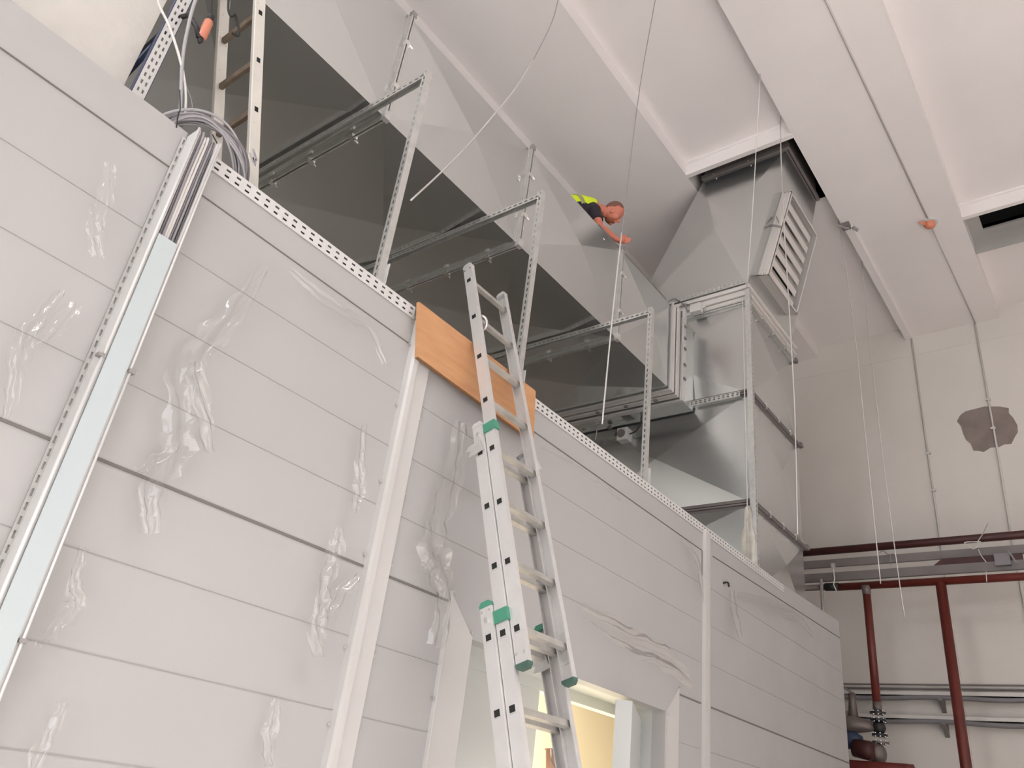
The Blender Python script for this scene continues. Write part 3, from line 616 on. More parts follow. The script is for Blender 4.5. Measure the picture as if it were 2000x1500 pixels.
# ================================================================== ALUMINIUM EXTENSION LADDER
ld = thing('extension_ladder', (2.7, 1.4, -1.5), 'three-section aluminium extension ladder with green guides leaning on the cabin edge', 'ladder', 'ladders')
A0 = V((2.70, 2.747, 2.726)); dd = V((-.03325, -.342, -1)).normalized(); nn = V((0, .9462, -.3236)); WX = .357
def LP(t, off, x=0.0): return A0 + dd * t + nn * off + V((x, 0, 0))
EX = {0: 0.0, .064: .012, .128: .026}; ER = {0: 0.0, .064: .024, .128: .050}           # each lower section is a little wider
def section(off, t0, t1, k0, k1, nm):
    hs = .0305; tk = .028; ex = EX[off]; er = ER[off]
    for side in (0, 1):
        sg = 1 if side == 0 else -1; x = -ex if side == 0 else WX + er
        prof = [(0, -hs), (tk, -hs), (tk, -hs + .006), (.006, -hs + .006), (.006, hs - .006), (tk, hs - .006), (tk, hs), (0, hs)]
        prof = [(x + sg * a, b) for a, b in prof]
        st = MB().sweep(prof, LP(t0, off), LP(t1, off), V((1, 0, 0)), nn).build(nm, 'alu', ld)
        # rung ends showing as square sockets in the stile's outer face
        for k in range(k0, k1):
            c = LP(.308 * k, off); 
            sk = MB().sweep([(x - sg * .002, -.0175), (x + sg * .004, -.0175), (x + sg * .004, .0175), (x - sg * .002, .0175)], c - dd * .0175, c + dd * .0175, V((1, 0, 0)), nn).build('rung_rim', 'alu', st)
            MB().sweep([(x - sg * .003, -.0135), (x + sg * .003, -.0135), (x + sg * .003, .0135), (x - sg * .003, .0135)], c - dd * .0135, c + dd * .0135, V((1, 0, 0)), nn).build('rung_socket', 'dark', st)
    for k in range(k0, k1):
        c = LP(.308 * k, off)
        MB().sweep([(.006 - ex, -.0145), (WX + er - .006, -.0145), (WX + er - .006, .0145), (.006 - ex, .0145)], c - dd * .014, c + dd * .014, V((1, 0, 0)), nn).build('rung', 'rung', ld, bevel=.002)
def cap(off, t, m_, up):
    for x in (-EX[off], WX + ER[off] - .028):
        q = MB(); pr_ = [(-.032, 0), (.032, 0), (.032, up * .012), (.02, up * .026), (-.02, up * .026), (-.032, up * .012)]
        c = LP(t, off); q.sweep([(a, b) for a, b in pr_], c + V((x - .002, 0, 0)), c + V((x + .030, 0, 0)), nn, -dd); q.build('end_cap', m_, ld)
section(0, -.12, 2.30, 0, 8, 'stile'); section(.064, 1.07, 4.0, 4, 13, 'stile'); section(.128, 2.02, 4.28, 7, 14, 'stile')
cap(0, -.12, 'alu', 1); cap(0, 2.30, 'green_dark', -1); cap(.064, 1.07, 'alu', 1); cap(.128, 2.02, 'green', 1); cap(.128, 4.28, 'green_dark', -1)
for off, t, hh in ((0, 1.10, .05), (.064, 2.08, .055)):
    for x, sg in ((-EX[off], 1), (WX, -1)):
        if sg < 0 and off == 0: pass
        q = MB(); c = LP(t, off)
        q.sweep([(x - sg * .008, -.038), (x + sg * .032, -.038), (x + sg * .032, -.030), (x - sg * .0, -.030), (x - sg * .0, .034), (x - sg * .008, .034)], c - dd * hh / 2, c + dd * hh / 2, V((1, 0, 0)), nn)
        if sg > 0: q.build('guide', 'green', ld)
for off, t in ((.07, 1.20), (.0, 1.18), (.14, 2.18)):
    x = -.022 if off == .07 else WX + .004
    q = MB(); c = LP(t, off if off != .07 else .085)
    q.sweep([(-.045, -.03), (.0, -.035), (.045, -.03), (.03, -.005), (.035, .0), (.06, .006), (.035, .03), (-.03, .03)], c + V((x - .003, 0, 0)), c + V((x + .003, 0, 0)), nn, -dd); q.build('hook_plate', 'galv2', ld)
for t, off in ((1.12, .064), (2.08, .128)):
    MB().tube([LP(t, off, -EX[off]), LP(t, off, -EX[off] - .008)], .010, 10).build('rivet', 'chrome', ld)
for t, off in ((-.095, 0), (2.26, 0), (2.04, .128)):
    e_ = EX[off]; MB().tube([LP(t, off - .02, -e_), LP(t, off - .02, -e_ - .004)], .006, 8).tube([LP(t, off + .02, -e_), LP(t, off + .02, -e_ - .004)], .006, 8).build('rivet', 'chrome', ld)
pts = [LP(.325 + .040 * math.sin(a), .036 * math.cos(a) - .005, .055 + .016 * math.sin(a)) for a in [2 * math.pi * k / 20 for k in range(20)]]
MB().tube(pts, .008, 8, closed=True).build('rope_ring', 'galv2', ld, smooth=True)
# stabiliser bracket low on the right stile
MB().sweep([(WX - .006, -.03), (WX - .009, -.03), (WX - .009, .03), (WX - .006, .03)], LP(2.09, 0), LP(2.23, 0), V((1, 0, 0)), nn).build('reinforcing_plate', 'galv2', ld)

# ================================================================== WIRES AND RODS FROM THE CEILING
def wire(pts, r, m_, label, name='hanging_wire', cat='wire'):
    return single(name, MB().tube(smoothpts(pts, 4), r, 6), m_, pts[-1], label, cat, 'thin wires and rods hanging from the ceiling', smooth=True)
wire([(4.46, 2.62, 7.43), (4.25, 2.62, 5.846), (4.15, 2.62, 4.544), (4.111, 2.62, 4.065)], .004, 'wiredark', 'thin wire hanging in front of the worker down to his hand')
wire([(4.111, 2.62, 4.065), (4.072, 2.62, 3.436), (4.049, 2.62, 2.896), (4.031, 2.62, 2.375)], .006, 'wire', 'pale rod hanging from below the worker to above the cabin edge', 'hanging_rod', 'rod')
wire([(3.42, 2.95, 7.24), (3.364, 2.95, 6.231), (3.314, 2.95, 5.836), (3.168, 2.95, 5.252)], .004, 'wiredark', 'upper dull part of the curved line coming down from the ceiling')
wire([(3.168, 2.95, 5.252), (3.018, 2.95, 4.771), (2.836, 2.95, 4.303), (2.671, 2.95, 3.899), (2.486, 2.95, 3.487), (2.285, 2.92, 3.09)], .006, 'wire', 'pale curved rod slanting across the duct to the nearest support post', 'hanging_rod', 'rod')
wire([(5.772, 2.08, 7.24), (6.45, 2.46, 6.22), (6.94, 2.755, 5.40)], .005, 'wire', 'thin pale wire slanting from the ceiling to the corner of the vertical duct')
wire([(6.60, 2.17, 7.43), (6.524, 2.17, 6.181), (6.532, 2.17, 4.725), (6.526, 2.17, 3.585), (6.42, 2.17, 2.36)], .006, 'wire', 'pale rod hanging past the left side of the louvre damper', 'hanging_rod', 'rod')
wire([(8.621, 2.15, 7.43), (8.842, 2.15, 5.839), (8.853, 2.15, 4.362), (8.858, 2.15, 2.632)], .006, 'wire', 'left of the two thin rods hanging right of the vertical duct', 'hanging_rod', 'rod')
wire([(9.534, 2.13, 7.43), (9.476, 2.13, 5.89), (9.482, 2.13, 4.299), (9.601, 2.13, 2.84), (9.678, 2.13, 2.471)], .006, 'wire', 'right of the two thin rods hanging right of the vertical duct', 'hanging_rod', 'rod')
an = thing('ceiling_anchor', (8.55, 2.05, 7.2), 'small grey metal anchor clamp at the end of the ceiling rib', 'anchor')
MB().box(8.50, 8.60, 2.0, 2.10, 7.17, 7.24).build('body', 'steelgrey', an, bevel=.01)
MB().tube([(8.46, 2.14, 7.19), (8.56, 2.02, 7.16)], .014, 8).tube([(8.6, 1.98, 7.2), (8.66, 1.94, 7.17)], .02, 8).build('lug', 'wiredark', an)
al = thing('ceiling_beacon', (8.98, 1.15, 7.2), 'orange round beacon with white base on the ceiling', 'beacon')
MB().tube([(8.98, 1.15, 7.24), (8.98, 1.15, 7.20)], .085, 24).build('base', 'whitemetal', al)
MB().ellip((8.98, 1.16, 7.19), (.07, .07, .06), 20, 10).build('lens', 'lampred', al, smooth=True)
MB().tube([(8.93, 1.2, 7.18), (8.86, 1.26, 7.17)], [.03, .008], 10).build('spout', 'lampred', al, smooth=True)
single('ceiling_conduit', MB().tube([(-2, 1.235, 7.228), (5.26, 1.235, 7.228), (8.9, 1.16, 7.228)], .011, 8).tube([(8.98, 1.15, 7.228), (11.58, 1.12, 7.228)], .009, 8), 'pvc', (5, 1.2, 7.228), 'white conduit running along the ceiling to the orange beacon', 'conduit', smooth=True)

# ================================================================== FAR WALL SERVICES
single('wall_conduit', MB().tube([(11.585, 2.0, 7.24), (11.585, 2.0, -1.4)], .014, 8), 'pvc', (11.58, 2, 0), 'white vertical conduit on the end wall below the ceiling rib', 'conduit', 'vertical conduits on the end wall', smooth=True)
single('wall_conduit', MB().tube([(11.585, 1.13, 7.24), (11.57, 1.145, 5.1), (11.585, 1.17, 4.0), (11.585, 1.17, -1.4)], .014, 8), 'pvc', (11.58, 1.15, 0), 'white vertical conduit crossing the grey mortar patch on the end wall', 'conduit', 'vertical conduits on the end wall', smooth=True)
for y, z, lb in ((1.99, 5.27, 'upper clip on the left vertical conduit'), (1.99, 4.70, 'lower clip on the left vertical conduit'), (1.14, 5.95, 'upper clip on the conduit over the mortar patch'), (1.145, 5.5, 'clip on the conduit within the mortar patch')):
    single('conduit_clip', MB().box(11.56, 11.6, y - .03, y + .03, z - .015, z + .015), 'pvc', (11.58, y, z), lb, 'clip', 'conduit clips')
pp = [(1.50, 5.80), (1.44, 5.835), (1.34, 5.845), (1.2, 5.86), (1.02, 5.82), (.92, 5.775), (.93, 5.70), (.89, 5.62), (.86, 5.5), (.87, 5.40), (.92, 5.33), (.97, 5.24), (1.05, 5.25), (1.12, 5.22), (1.22, 5.23), (1.31, 5.18), (1.38, 5.21), (1.43, 5.22), (1.45, 5.33), (1.50, 5.40), (1.52, 5.5), (1.53, 5.62), (1.57, 5.70), (1.53, 5.77)]
n = len(pp); q = MB().add([(11.592, y, z) for y, z in pp] + [(11.6, y, z) for y, z in pp], [tuple(range(n))] + [(i, (i + 1) % n, (i + 1) % n + n, i + n) for i in range(n)])
single('mortar_patch', q, 'mortar', (11.59, 1.2, 5.5), 'rough grey mortar patch on the white end wall', 'wall patch')
def ypipe(name, x, y0, y1, z0, z1, r, m_, label, cat='pipe', group=None):
    return single(name, MB().tube([(x, y0, z0), (x, y1, z1)], r, 20), m_, (x, y0, z0), label, cat, group, smooth=True)
ypipe('pipe', 10.75, 5.5, -2.0, 3.68, 3.68, .05, 'reddark', 'topmost dark red horizontal pipe in front of the end wall', group='red pipes before the end wall')
def channel(x, z0, z1, label, y0=5.5):
    q = MB().sweep([(0, z0), (.045, z0), (.045, z0 + .010), (.012, z0 + .010), (.012, z1 - .010), (.045, z1 - .010), (.045, z1), (0, z1)], (x, y0, 0), (x, -2, 0), (1, 0, 0), (0, 0, 1))
    return single('steel_beam', q, 'steelgrey', (x, 0, z0), label, 'beam', 'grey steel beams before the end wall')
channel(10.70, 3.445, 3.545, 'upper grey steel channel beam before the end wall'); channel(10.6, 3.225, 3.335, 'lower grey steel channel beam directly above the red pipe')
rp = thing('pipe', (10.5, 1.5, 3.1), 'lower red horizontal pipe under the beams with grey end and branches', 'pipe', 'red pipes before the end wall')
MB().tube([(10.48, 3.05, 3.10), (10.48, -2.0, 3.10)], .046, 20).build('run', 'red', rp, smooth=True)
MB().tube([(10.48, 5.3, 3.12), (10.48, 3.18, 3.11)], .038, 20).build('bare_end', 'pipegrey', rp, smooth=True)
MB().tube([(10.48, 3.22, 3.11), (10.48, 3.05, 3.105)], .05, 20).build('coupling', 'black', rp, smooth=True)
vp_ = thing('riser_pipe', (10.48, 2.72, 1.6), 'thinner red vertical pipe dropping to the flanged pump', 'pipe', 'red pipes before the end wall')
MB().tube([(10.48, 2.72, 3.06), (10.48, 2.72, 1.66)], .047, 20).build('run', 'red', vp_, smooth=True)
MB().tube([(10.48, 2.72, 3.09), (10.48, 2.72, 3.04), (10.48, 2.72, 2.98)], [.07, .052, .05], 20).build('welded_tee', 'pipegrey', vp_, smooth=True)
MB().tube([(10.48, 2.72, 1.72), (10.48, 2.72, 1.62)], .049, 20).build('bare_end', 'pipegrey', vp_, smooth=True)
single('riser_pipe', MB().tube([(10.48, 1.87, 3.08), (10.48, 1.87, -1.5)], .058, 24), 'red', (10.48, 1.87, -1.5), 'thicker red vertical pipe running down to the floor at right', 'pipe', 'red pipes before the end wall', smooth=True)
single('vent_pipe', MB().tube([(10.42, 3.25, 3.2), (10.42, 3.25, 1.8)], .02, 12), 'galv2', (10.42, 3.25, 1.8), 'thin grey vertical pipe rising behind the cabin end to the red pipe', 'pipe', smooth=True)
single('pipe', MB().tube(smoothpts([(10.3, 5.2, 1.0), (10.3, 2.6, 1.0), (10.3, 2.42, .98), (10.3, 2.32, .93), (10.3, 2.3, .7), (10.3, 2.3, -1.5)], 6), .06, 20), 'red', (10.3, 3, 1.05), 'red pipe at the very bottom below the pump with a bend', 'pipe', 'red pipes before the end wall', smooth=True)
single('beam_bracket', MB().add([(10.62, 1.95, 3.34), (10.62, 1.84, 3.42), (10.62, 1.0, 3.42), (10.62, 1.0, 3.34), (10.68, 1.95, 3.34), (10.68, 1.84, 3.42), (10.68, 1.0, 3.42), (10.68, 1.0, 3.34)], [(0, 1, 2, 3), (4, 5, 6, 7), (0, 1, 5, 4), (1, 2, 6, 5), (2, 3, 7, 6), (3, 0, 4, 7)]), 'reddark', (10.6, 1.5, 3.34), 'dark red cut-ended section lying between the two beams', 'beam')
single('beam_bracket', MB().box(10.55, 10.75, 1.12, 1.28, 3.27, 3.41).bar((10.53, 1.12, 3.43), (10.53, 1.06, 3.27), .02, .02), 'cabledark', (10.6, 1.2, 3.3), 'dark bracket plate joining the two beams at right', 'bracket')
single('tie_wire', MB().tube(smoothpts([(10.5, 1.27, 3.78), (10.60, 1.36, 3.68), (10.63, 1.43, 3.60), (10.5, 1.42, 3.52), (10.5, 1.47, 3.47), (10.5, 1.55, 3.54), (10.5, 1.53, 3.56), (10.5, 1.38, 3.55)], 5), .006, 6).tube(smoothpts([(10.5, 1.42, 3.46), (10.5, 1.40, 3.38), (10.5, 1.36, 3.30)], 4), .005, 6), 'wire', (10.5, 1.4, 3.5), 'twisted loose wire hooked over the upper beam at right', 'wire', smooth=True)
single('tie_wire', MB().tube(smoothpts([(10.6, 2.55, 3.55), (10.6, 2.5, 3.57), (10.6, 2.45, 3.52), (10.6, 2.38, 3.52)], 5), .008, 6).tube([(10.6, 2.42, 3.52), (10.6, 2.43, 3.38)], .004, 6), 'wiredark', (10.6, 2.5, 3.5), 'small knotted wire on the upper beam between the hanging rods', 'wire', smooth=True)
single('pipe_hanger', MB().box(10.42, 10.46, 3.07, 3.11, 3.34, 3.40).tube([(10.43, 3.09, 3.35), (10.43, 3.08, 3.2), (10.43, 3.10, 3.12), (10.43, 3.07, 3.04)], .008, 8), 'wire', (10.43, 3.09, 3.2), 'thin zinc hanger strap holding the lower red pipe', 'hanger')
single('pipe_clip', MB().tube([(10.43, 1.37, 3.17), (10.43, 1.38, 3.05)], .005, 6), 'wire', (10.43, 1.37, 3.1), 'thin bright clip wire on the lower red pipe at right', 'clip')
# cable ladders on the wall
def walltray(z, label, two):
    t = thing('wall_cable_tray', (11.5, 2, z), label, 'cable tray', 'horizontal cable trays on the end wall')
    MB().box(11.44, 11.6, -2, 5.6, z, z + .012).box(11.44, 11.45, -2, 5.6, z, z + .055).build('channel', 'pvc', t)
    pts = [(11.45, 5.6 - .4 * i, z - .02 + .012 * math.sin(i * 1.7)) for i in range(20)]
    MB().tube(smoothpts(pts, 3), .03, 8).build('cable_bundle', 'cabledark', t, smooth=True)
    if two: MB().tube([(11.57, 5.6, z + .11), (11.57, -2, z + .11)], .012, 6).tube([(11.57, 5.6, z + .16), (11.57, -2, z + .16)], .010, 6).build('upper_lines', 'steelgrey', t)
    for y in (2.25, 4.0, .2):
        MB().add([(11.42, y, z - .01), (11.6, y, z - .01), (11.6, y, z - .17), (11.42, y, z - .05), (11.42, y - .05, z - .01), (11.6, y - .05, z - .01), (11.6, y - .05, z - .17), (11.42, y - .05, z - .05)],
                 [(0, 1, 2, 3), (4, 5, 6, 7), (0, 1, 5, 4), (1, 2, 6, 5), (2, 3, 7, 6), (3, 0, 4, 7)]).build('bracket', 'steelgrey', t)
walltray(1.96, 'upper horizontal cable tray with drooping bundle on the end wall', True)
walltray(1.68, 'lower horizontal cable tray with drooping bundle on the end wall', False)
# pump with valve
pu = thing('pump', (10.45, 2.9, 1.1), 'flanged valve and motor pump with round casing below the thin red riser', 'pump')
for z, r in ((1.60, .088), (1.52, .085), (1.36, .085), (1.28, .09)):
    MB().tube([(10.48, 2.72, z + .012), (10.48, 2.72, z - .012)], r, 24).build('flange', 'black' if z != 1.28 else 'pipegrey', pu)
    for a in range(8):
        c, s_ = math.cos(a * math.pi / 4 + .3), math.sin(a * math.pi / 4 + .3)
        MB().tube([(10.48 + c * .07, 2.72 + s_ * .07, z + .022), (10.48 + c * .07, 2.72 + s_ * .07, z - .022)], .009, 6).build('bolt', 'chrome', pu)
MB().tube([(10.48, 2.72, 1.51), (10.48, 2.72, 1.44), (10.48, 2.72, 1.37)], [.05, .075, .05], 20).build('valve_body', 'black', pu, smooth=True)
MB().tube([(10.42, 3.35, 1.46), (10.42, 2.98, 1.46), (10.44, 2.82, 1.44), (10.46, 2.76, 1.42)], [.10, .10, .06, .02], 20).build('gearbox', 'pipegrey', pu, smooth=True)
MB().tube([(10.42, 2.98, 1.50), (10.42, 2.98, 1.72), (10.42, 2.98, 1.80)], [.06, .04, .045], 16).build('neck', 'pipegrey', pu, smooth=True)
MB().bar((10.42, 2.96, 1.80), (10.42, 3.12, 1.90), .03, .05).build('lever', 'steelgrey', pu)
for y in (3.12, 3.05): MB().tube([(10.40, y, 1.52), (10.40, y, 1.60)], .018, 10).build('port', 'pipegrey', pu)
MB().tube([(10.40, 3.40, 1.30), (10.40, 2.98, 1.28), (10.40, 2.90, 1.27)], [.10, .10, .06], 20).build('motor', 'motor', pu, smooth=True)
MB().tube([(10.36, 2.98, 1.20), (10.34, 2.80, 1.17), (10.34, 2.76, 1.17)], [.10, .105, .07], 24).build('casing', 'reddark', pu, smooth=True)
MB().ellip((10.46, 2.76, 1.16), (.10, .10, .12), 24, 12).build('volute', 'pipegrey', pu, smooth=True)

# ================================================================== LOOSE PLASTIC FILM
def film(pts, width, label, amp=.025, y0=2.665, seed=0, xaxis=False):
    rnd = random.Random(seed); c = [V(p) for p in smoothpts([(x, 0, z) for x, z in pts], 7)]; n = len(c); nc = 9
    vs = []; off = 0
    for i, p in enumerate(c):
        t = (c[min(i + 1, n - 1)] - c[max(i - 1, 0)]).normalized(); s_ = V((t.z, 0, -t.x))
        wd = width * (.45 + .75 * math.sin(math.pi * min(1, (i + 1) / n * .95)) * (1 + .3 * math.sin(i * 1.3 + seed)))
        off += rnd.uniform(-.004, .004)
        for k in range(nc):
            f_ = (k / (nc - 1) - .5); yy = amp * (.5 + .5 * math.sin(k * 1.25 + i * .33 + seed)) + rnd.uniform(0, amp * .22)
            q = p + s_ * (f_ * wd * (1 + rnd.uniform(-.05, .05)) + off * 2)
            vs.append((q.x, y0 - yy - .004, q.z))
    fs = [(i * nc + k, i * nc + k + 1, (i + 1) * nc + k + 1, (i + 1) * nc + k) for i in range(n - 1) for k in range(nc - 1)]
    return single('plastic_film', MB().add(vs, fs), 'film', (pts[0][0], y0, pts[0][1]), label, 'plastic film', 'torn clear film left on the cabin cladding', smooth=True)
FT = [
 ([(.70, 1.90), (.726, 1.735), (.721, 1.637), (.755, 1.526)], .06, 'small crumpled clear film on the panel at far left, upper of the left bay', .02),
 ([(.74, 1.36), (.70, 1.195), (.715, 1.055), (.745, .88)], .05, 'torn clear film hanging low at the left image edge beside the tray', .03),
 ([(.80, 1.345), (.764, 1.235), (.72, 1.12)], .05, 'short bright scrap of film just left of the cable tray', .02),
 ([(1.401, 1.9), (1.36, 1.68), (1.30, 1.46), (1.25, 1.305), (1.29, 1.118), (1.306, .982), (1.29, .851), (1.335, .716)], .11, 'longest torn clear film hanging down the bay right of the cable tray', .04),
 ([(1.255, 1.36), (1.343, 1.208), (1.43, 1.06)], .07, 'flap of clear film pointing down right from the longest strip', .035),
 ([(1.305, 1.042), (1.253, .96), (1.195, .89)], .04, 'bright crumpled film tip at the wide joint right of the tray', .03),
 ([(1.525, 1.985), (1.768, 1.95), (2.02, 1.95), (2.15, 1.84)], .05, 'thin folded film running level near the top left of the tall cover strip', .012),
 ([(2.115, 1.50), (2.146, 1.332), (2.17, 1.193), (2.154, 1.091)], .05, 'narrow film scrap left of the tall cover strip at mid height', .025),
 ([(2.072, .99), (2.105, .872), (2.085, .731), (2.091, .59), (2.13, .47)], .075, 'very shiny crumpled film below the wide joint left of the cover strip', .045),
 ([(2.262, .835), (2.18, .745), (2.115, .66)], .06, 'small film flap joining the shiny strip from the cover strip side', .03),
 ([(2.705, 1.78), (2.712, 1.483), (2.655, 1.244), (2.65, 1.084), (2.73, .994), (2.80, .864), (2.79, .66)], .15, 'long ragged film between the tall cover strip and the ladder', .04),
 ([(1.118, .60), (1.125, .498), (1.17, .435), (1.145, .346), (1.12, .27)], .05, 'dull hooked film low right of the cable tray', .03),
 ([(1.987, .29), (1.98, .173), (1.998, .06)], .045, 'small film tongue at the bottom left of the cover strip', .03),
 ([(1.225, .15), (1.21, .048), (1.19, -.08)], .05, 'film scrap in the bottom left corner beside the tray', .03),
 ([(5.25, 1.96), (5.455, 1.955), (5.59, 1.863), (5.64, 1.6)], .07, 'curled film left of the narrow cover strip under the top joint', .02),
 ([(6.21, 1.86), (6.256, 1.678), (6.34, 1.53)], .14, 'yellowish hanging film right of the narrow cover strip', .03),
 ([(6.261, 1.83), (6.927, 1.92), (7.70, 1.99), (8.1, 1.93)], .10, 'long level film smear across the end bay of the cabin', .02),
 ([(4.013, 1.15), (4.563, 1.125), (5.051, 1.11), (5.49, .99)], .15, 'broad wrinkled film above the door head right of the ladder', .012),
 ([(3.445, 1.945), (3.773, 1.97), (4.075, 1.98), (4.38, 1.95)], .035, 'thin dark film smear under the top joint right of the ladder', .012),
]
for i, (p, wd, lb, am) in enumerate(FT): film(p, wd, lb, am, seed=i * 3 + 1)
# masking film hanging on the tower's corner post
q = MB(); rnd = random.Random(5); prof = [(2.86, .05), (2.80, .085), (2.72, .07), (2.66, .08), (2.58, .14), (2.50, .13), (2.42, .10), (2.34, .11), (2.26, .10)]
vs = []; 
for i, (z, wd) in enumerate(prof):
    for k in range(7): vs.append((6.93 - rnd.uniform(0, .03), 2.79 + (k / 6 - .4) * wd * 1.1, z + rnd.uniform(-.01, .01)))
q.add(vs, [(i * 7 + k, i * 7 + k + 1, (i + 1) * 7 + k + 1, (i + 1) * 7 + k) for i in range(len(prof) - 1) for k in range(6)])
M['maskfilm'] = mat('milky_masking_film', (0.60, 0.57, 0.50, 1), 0.5, noise=.2, nscale=9)
single('masking_film', q, 'maskfilm', (6.93, 2.79, 2.86), 'milky masking film wrapped on the foot of the perforated corner post', 'plastic film', smooth=True)
for (x0, z0), lb in (((6.13, 1.90), 'small dark hook on the end bay near the yellowish film'),):
    single('hook', MB().tube(smoothpts([(x0, D, z0), (x0, D - .02, z0 + .005), (x0 + .03, D - .03, z0 + .01), (x0 + .045, D - .03, z0 - .02)], 4), .008, 8), 'black', (x0, D, z0), lb, 'hook', smooth=True)

# ================================================================== WORKER ON THE DUCT
def remesh(o, vox, sm=6):
    m_ = o.modifiers.new('remesh', 'REMESH'); m_.mode = 'VOXEL'; m_.voxel_size = vox; m_.use_smooth_shade = True
    c = o.modifiers.new('smooth', 'SMOOTH'); c.iterations = sm; c.factor = .5
wk = thing('person', (4.8, 4.05, 5.08), 'person kneeling on the duct in a yellow vest and black t-shirt, leaning over its edge', 'person')
hu = V((.115, -.714, .692)).normalized(); hf_ = V((.728, -.402, -.537)); hf_ = (hf_ - hu * hf_.dot(hu)).normalized(); hs_ = hu.cross(hf_)
Rh = Matrix((hf_, hs_, hu)).transposed(); hc = V((5.397, 3.57, 5.664))
shN, shF = V((5.205, 3.665, 5.575)), V((5.28, 3.99, 5.72)); nk0 = V((5.31, 3.725, 5.705)); hip = V((4.80, 4.06, 5.40))
elN, wrN = V((5.195, 3.575, 5.325)), V((5.40, 3.49, 5.27))
elF, wrF = V((5.30, 4.08, 5.34)), V((5.42, 4.02, 5.12))
q = MB()
q.ellip(hc + hu * .015, (.098, .077, .112), 24, 16, Rh); q.ellip(hc + hf_ * .012 + hu * .03, (.094, .078, .095), 24, 14, Rh)
q.ellip(hc - hu * .058 + hf_ * .032, (.060, .052, .056), 18, 12, Rh)                    # jaw
q.ellip(hc - hu * .094 + hf_ * .068, (.024, .028, .020), 12, 8, Rh)                     # chin
q.tube([hc + hf_ * .088 + hu * .022, hc + hf_ * .118 - hu * .022, hc + hf_ * .098 - hu * .032], [.009, .016, .013], 10)   # nose
q.ellip(hc + hf_ * .090 + hu * .038, (.016, .052, .012), 14, 8, Rh)                     # brow
q.ellip(hc + hf_ * .090 - hu * .055, (.014, .028, .010), 12, 8, Rh)                     # lips
for sg in (-1, 1):
    q.ellip(hc + hs_ * sg * .080 - hf_ * .008 - hu * .004, (.020, .010, .032), 12, 8, Rh)
    q.ellip(hc + hs_ * sg * .045 + hf_ * .062 - hu * .015, (.03, .026, .03), 12, 8, Rh)  # cheek
q.tube([hc - hu * .04 - hf_ * .03, hc.lerp(nk0, .6), nk0, nk0 + (hip - nk0) * .15], [.060, .060, .070, .10], 18)
q.tube([shN + V((.0, .03, 0)), shN, shN.lerp(elN, .5), elN, elN.lerp(wrN, .35), wrN], [.055, .056, .048, .040, .041, .027], 16)
q.tube([shF, shF.lerp(elF, .5), elF, elF.lerp(wrF, .35), wrF], [.056, .048, .040, .041, .028], 16)
q.tube([shN, nk0, shF], [.055, .085, .055], 16)
q.tube([nk0, nk0.lerp(hip, .5), hip], [.10, .125, .13], 16)
def hand(q, wr, fw, side, up_):
    q.tube([wr, wr + fw * .035, wr + fw * .085], [.026, .036, .034], 14)
    for k, ln in enumerate((.068, .078, .074, .060)):
        b0 = wr + fw * .085 + side * (.030 - .020 * k); mid = b0 + fw * ln * .5 - up_ * ln * .22
        q.tube([b0 - fw * .02, b0, mid, mid + fw * ln * .22 - up_ * ln * .42], [.0105, .0105, .0095, .008], 10)
    t0_ = wr + fw * .03 + side * .028; q.tube([t0_, t0_ + side * .028 + fw * .025, t0_ + side * .036 + fw * .055 - up_ * .012], [.014, .012, .010], 10)
fwN = (V((5.49, 3.455, 5.31)) - wrN).normalized(); sdN = V((0, -.3, 1)).cross(fwN).normalized()
hand(q, wrN, fwN, V((.1, -.35, .93)).normalized(), V((.1, .93, .35)).normalized())
hand(q, wrF, (V((5.52, 4.0, 5.085)) - wrF).normalized(), V((0, -1, 0)), V((0, 0, 1)))
body = q.build('body', 'skin', wk); remesh(body, .0065, 4)
def shell(c, rad, keep, nm, m_, seg=36, rings=24):
    vs = []; fs = []
    for i in range(rings + 1):
        th = math.pi * i / rings
        for k in range(seg):
            ph = 2 * math.pi * k / seg; vs.append(V((rad[0] * math.sin(th) * math.cos(ph), rad[1] * math.sin(th) * math.sin(ph), rad[2] * math.cos(th))))
    for i in range(rings):
        for k in range(seg):
            f_ = (i * seg + k, (i + 1) * seg + k, (i + 1) * seg + (k + 1) % seg, i * seg + (k + 1) % seg)
            cc = sum((vs[j] for j in f_), V((0, 0, 0))) / 4
            if keep(cc): fs.append(f_)
    o = MB().add([c + Rh @ v for v in vs], fs).build(nm, m_, wk, smooth=True)
    so = o.modifiers.new('solid', 'SOLIDIFY'); so.thickness = .003; return o
shell(hc + hu * .018 + hf_ * .002, (.1005, .0792, .1145), lambda p: p.z > .062 + max(0, p.x) * .25 - max(0, -p.x) * 1.1 and p.z > -.05, 'cropped_hair', 'hair')
shell(hc - hu * .058 + hf_ * .032, (.0625, .0545, .0590), lambda p: p.z < .016 - abs(p.x) * .3 and p.x > -.045, 'beard', 'beard')
for sg in (-1, 1): MB().ellip(hc + hf_ * .089 + hs_ * sg * .032 + hu * .010, (.007, .013, .006), 12, 8, Rh).build('eye', 'black', wk, smooth=True)
q = MB()                                               # t-shirt with short sleeves
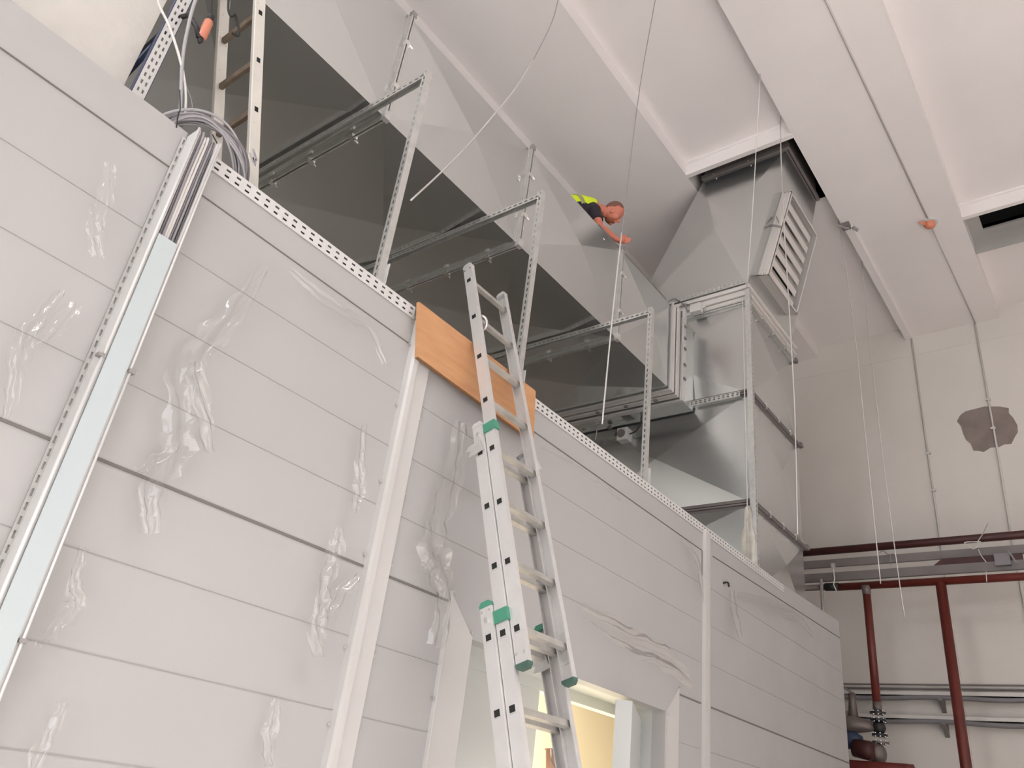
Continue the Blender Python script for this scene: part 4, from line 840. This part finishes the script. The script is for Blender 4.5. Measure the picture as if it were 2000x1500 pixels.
q.tube([shN, nk0 - (nk0 - hip) * .10, shF], [.075, .11, .075], 18)
q.tube([nk0 + (hip - nk0) * .04, nk0.lerp(hip, .3), nk0.lerp(hip, .65), hip], [.09, .135, .135, .14], 20)
q.tube([shN + V((0, .05, 0)), shN, shN.lerp(elN, .45), shN.lerp(elN, .62)], [.07, .074, .064, .062], 16)
q.tube([shF, shF.lerp(elF, .5), shF.lerp(elF, .62)], [.074, .064, .062], 16)
t_ = q.build('t_shirt', 'shirt', wk); remesh(t_, .008, 6)
q = MB(); up2 = V((-.01, .01, .035))                      # sleeveless hi-vis vest
q.tube([nk0 + up2 * .6 + (hip - nk0) * .02, nk0.lerp(hip, .25) + up2, nk0.lerp(hip, .65) + up2, hip + up2 * .8], [.10, .135, .140, .145], 20)
q.tube([shN + V((-.015, .05, .055)), nk0 + V((-.04, .01, .02)), shF + V((-.01, -.05, .04))], [.060, .085, .062], 16)
v_ = q.build('hi_vis_vest', 'vest', wk); remesh(v_, .008, 5)
q = MB()
for f_ in (.32, .62):
    c = nk0.lerp(hip, f_) + up2; ax = (hip - nk0).normalized(); q.tube([c - ax * .022, c + ax * .022], [.142, .1445], 24)
q.build('reflective_tape', 'vestgrey', v_, smooth=True)
q = MB()
for y_ in (3.94, 4.18):
    kn = V((4.90, y_, 5.15)); ft = V((4.46, y_, 5.12)); q.tube([V((4.80, y_, 5.38)), V((4.87, y_, 5.27)), kn], [.115, .09, .07], 16); q.tube([kn, kn.lerp(ft, .5), ft], [.068, .064, .05], 16)
q.tube([V((4.82, 3.93, 5.38)), V((4.80, 4.06, 5.39)), V((4.82, 4.19, 5.38))], [.09, .125, .09], 16)
o = q.build('trousers', 'trousers', wk); remesh(o, .012, 4)
for y_ in (3.94, 4.18): 
    o = MB().tube([(4.48, y_, 5.13), (4.40, y_, 5.12), (4.35, y_, 5.12)], [.052, .055, .04], 14).tube([(4.40, y_, 5.14), (4.37, y_, 5.09)], [.05, .035], 14).build('boot', 'black', wk, smooth=True)
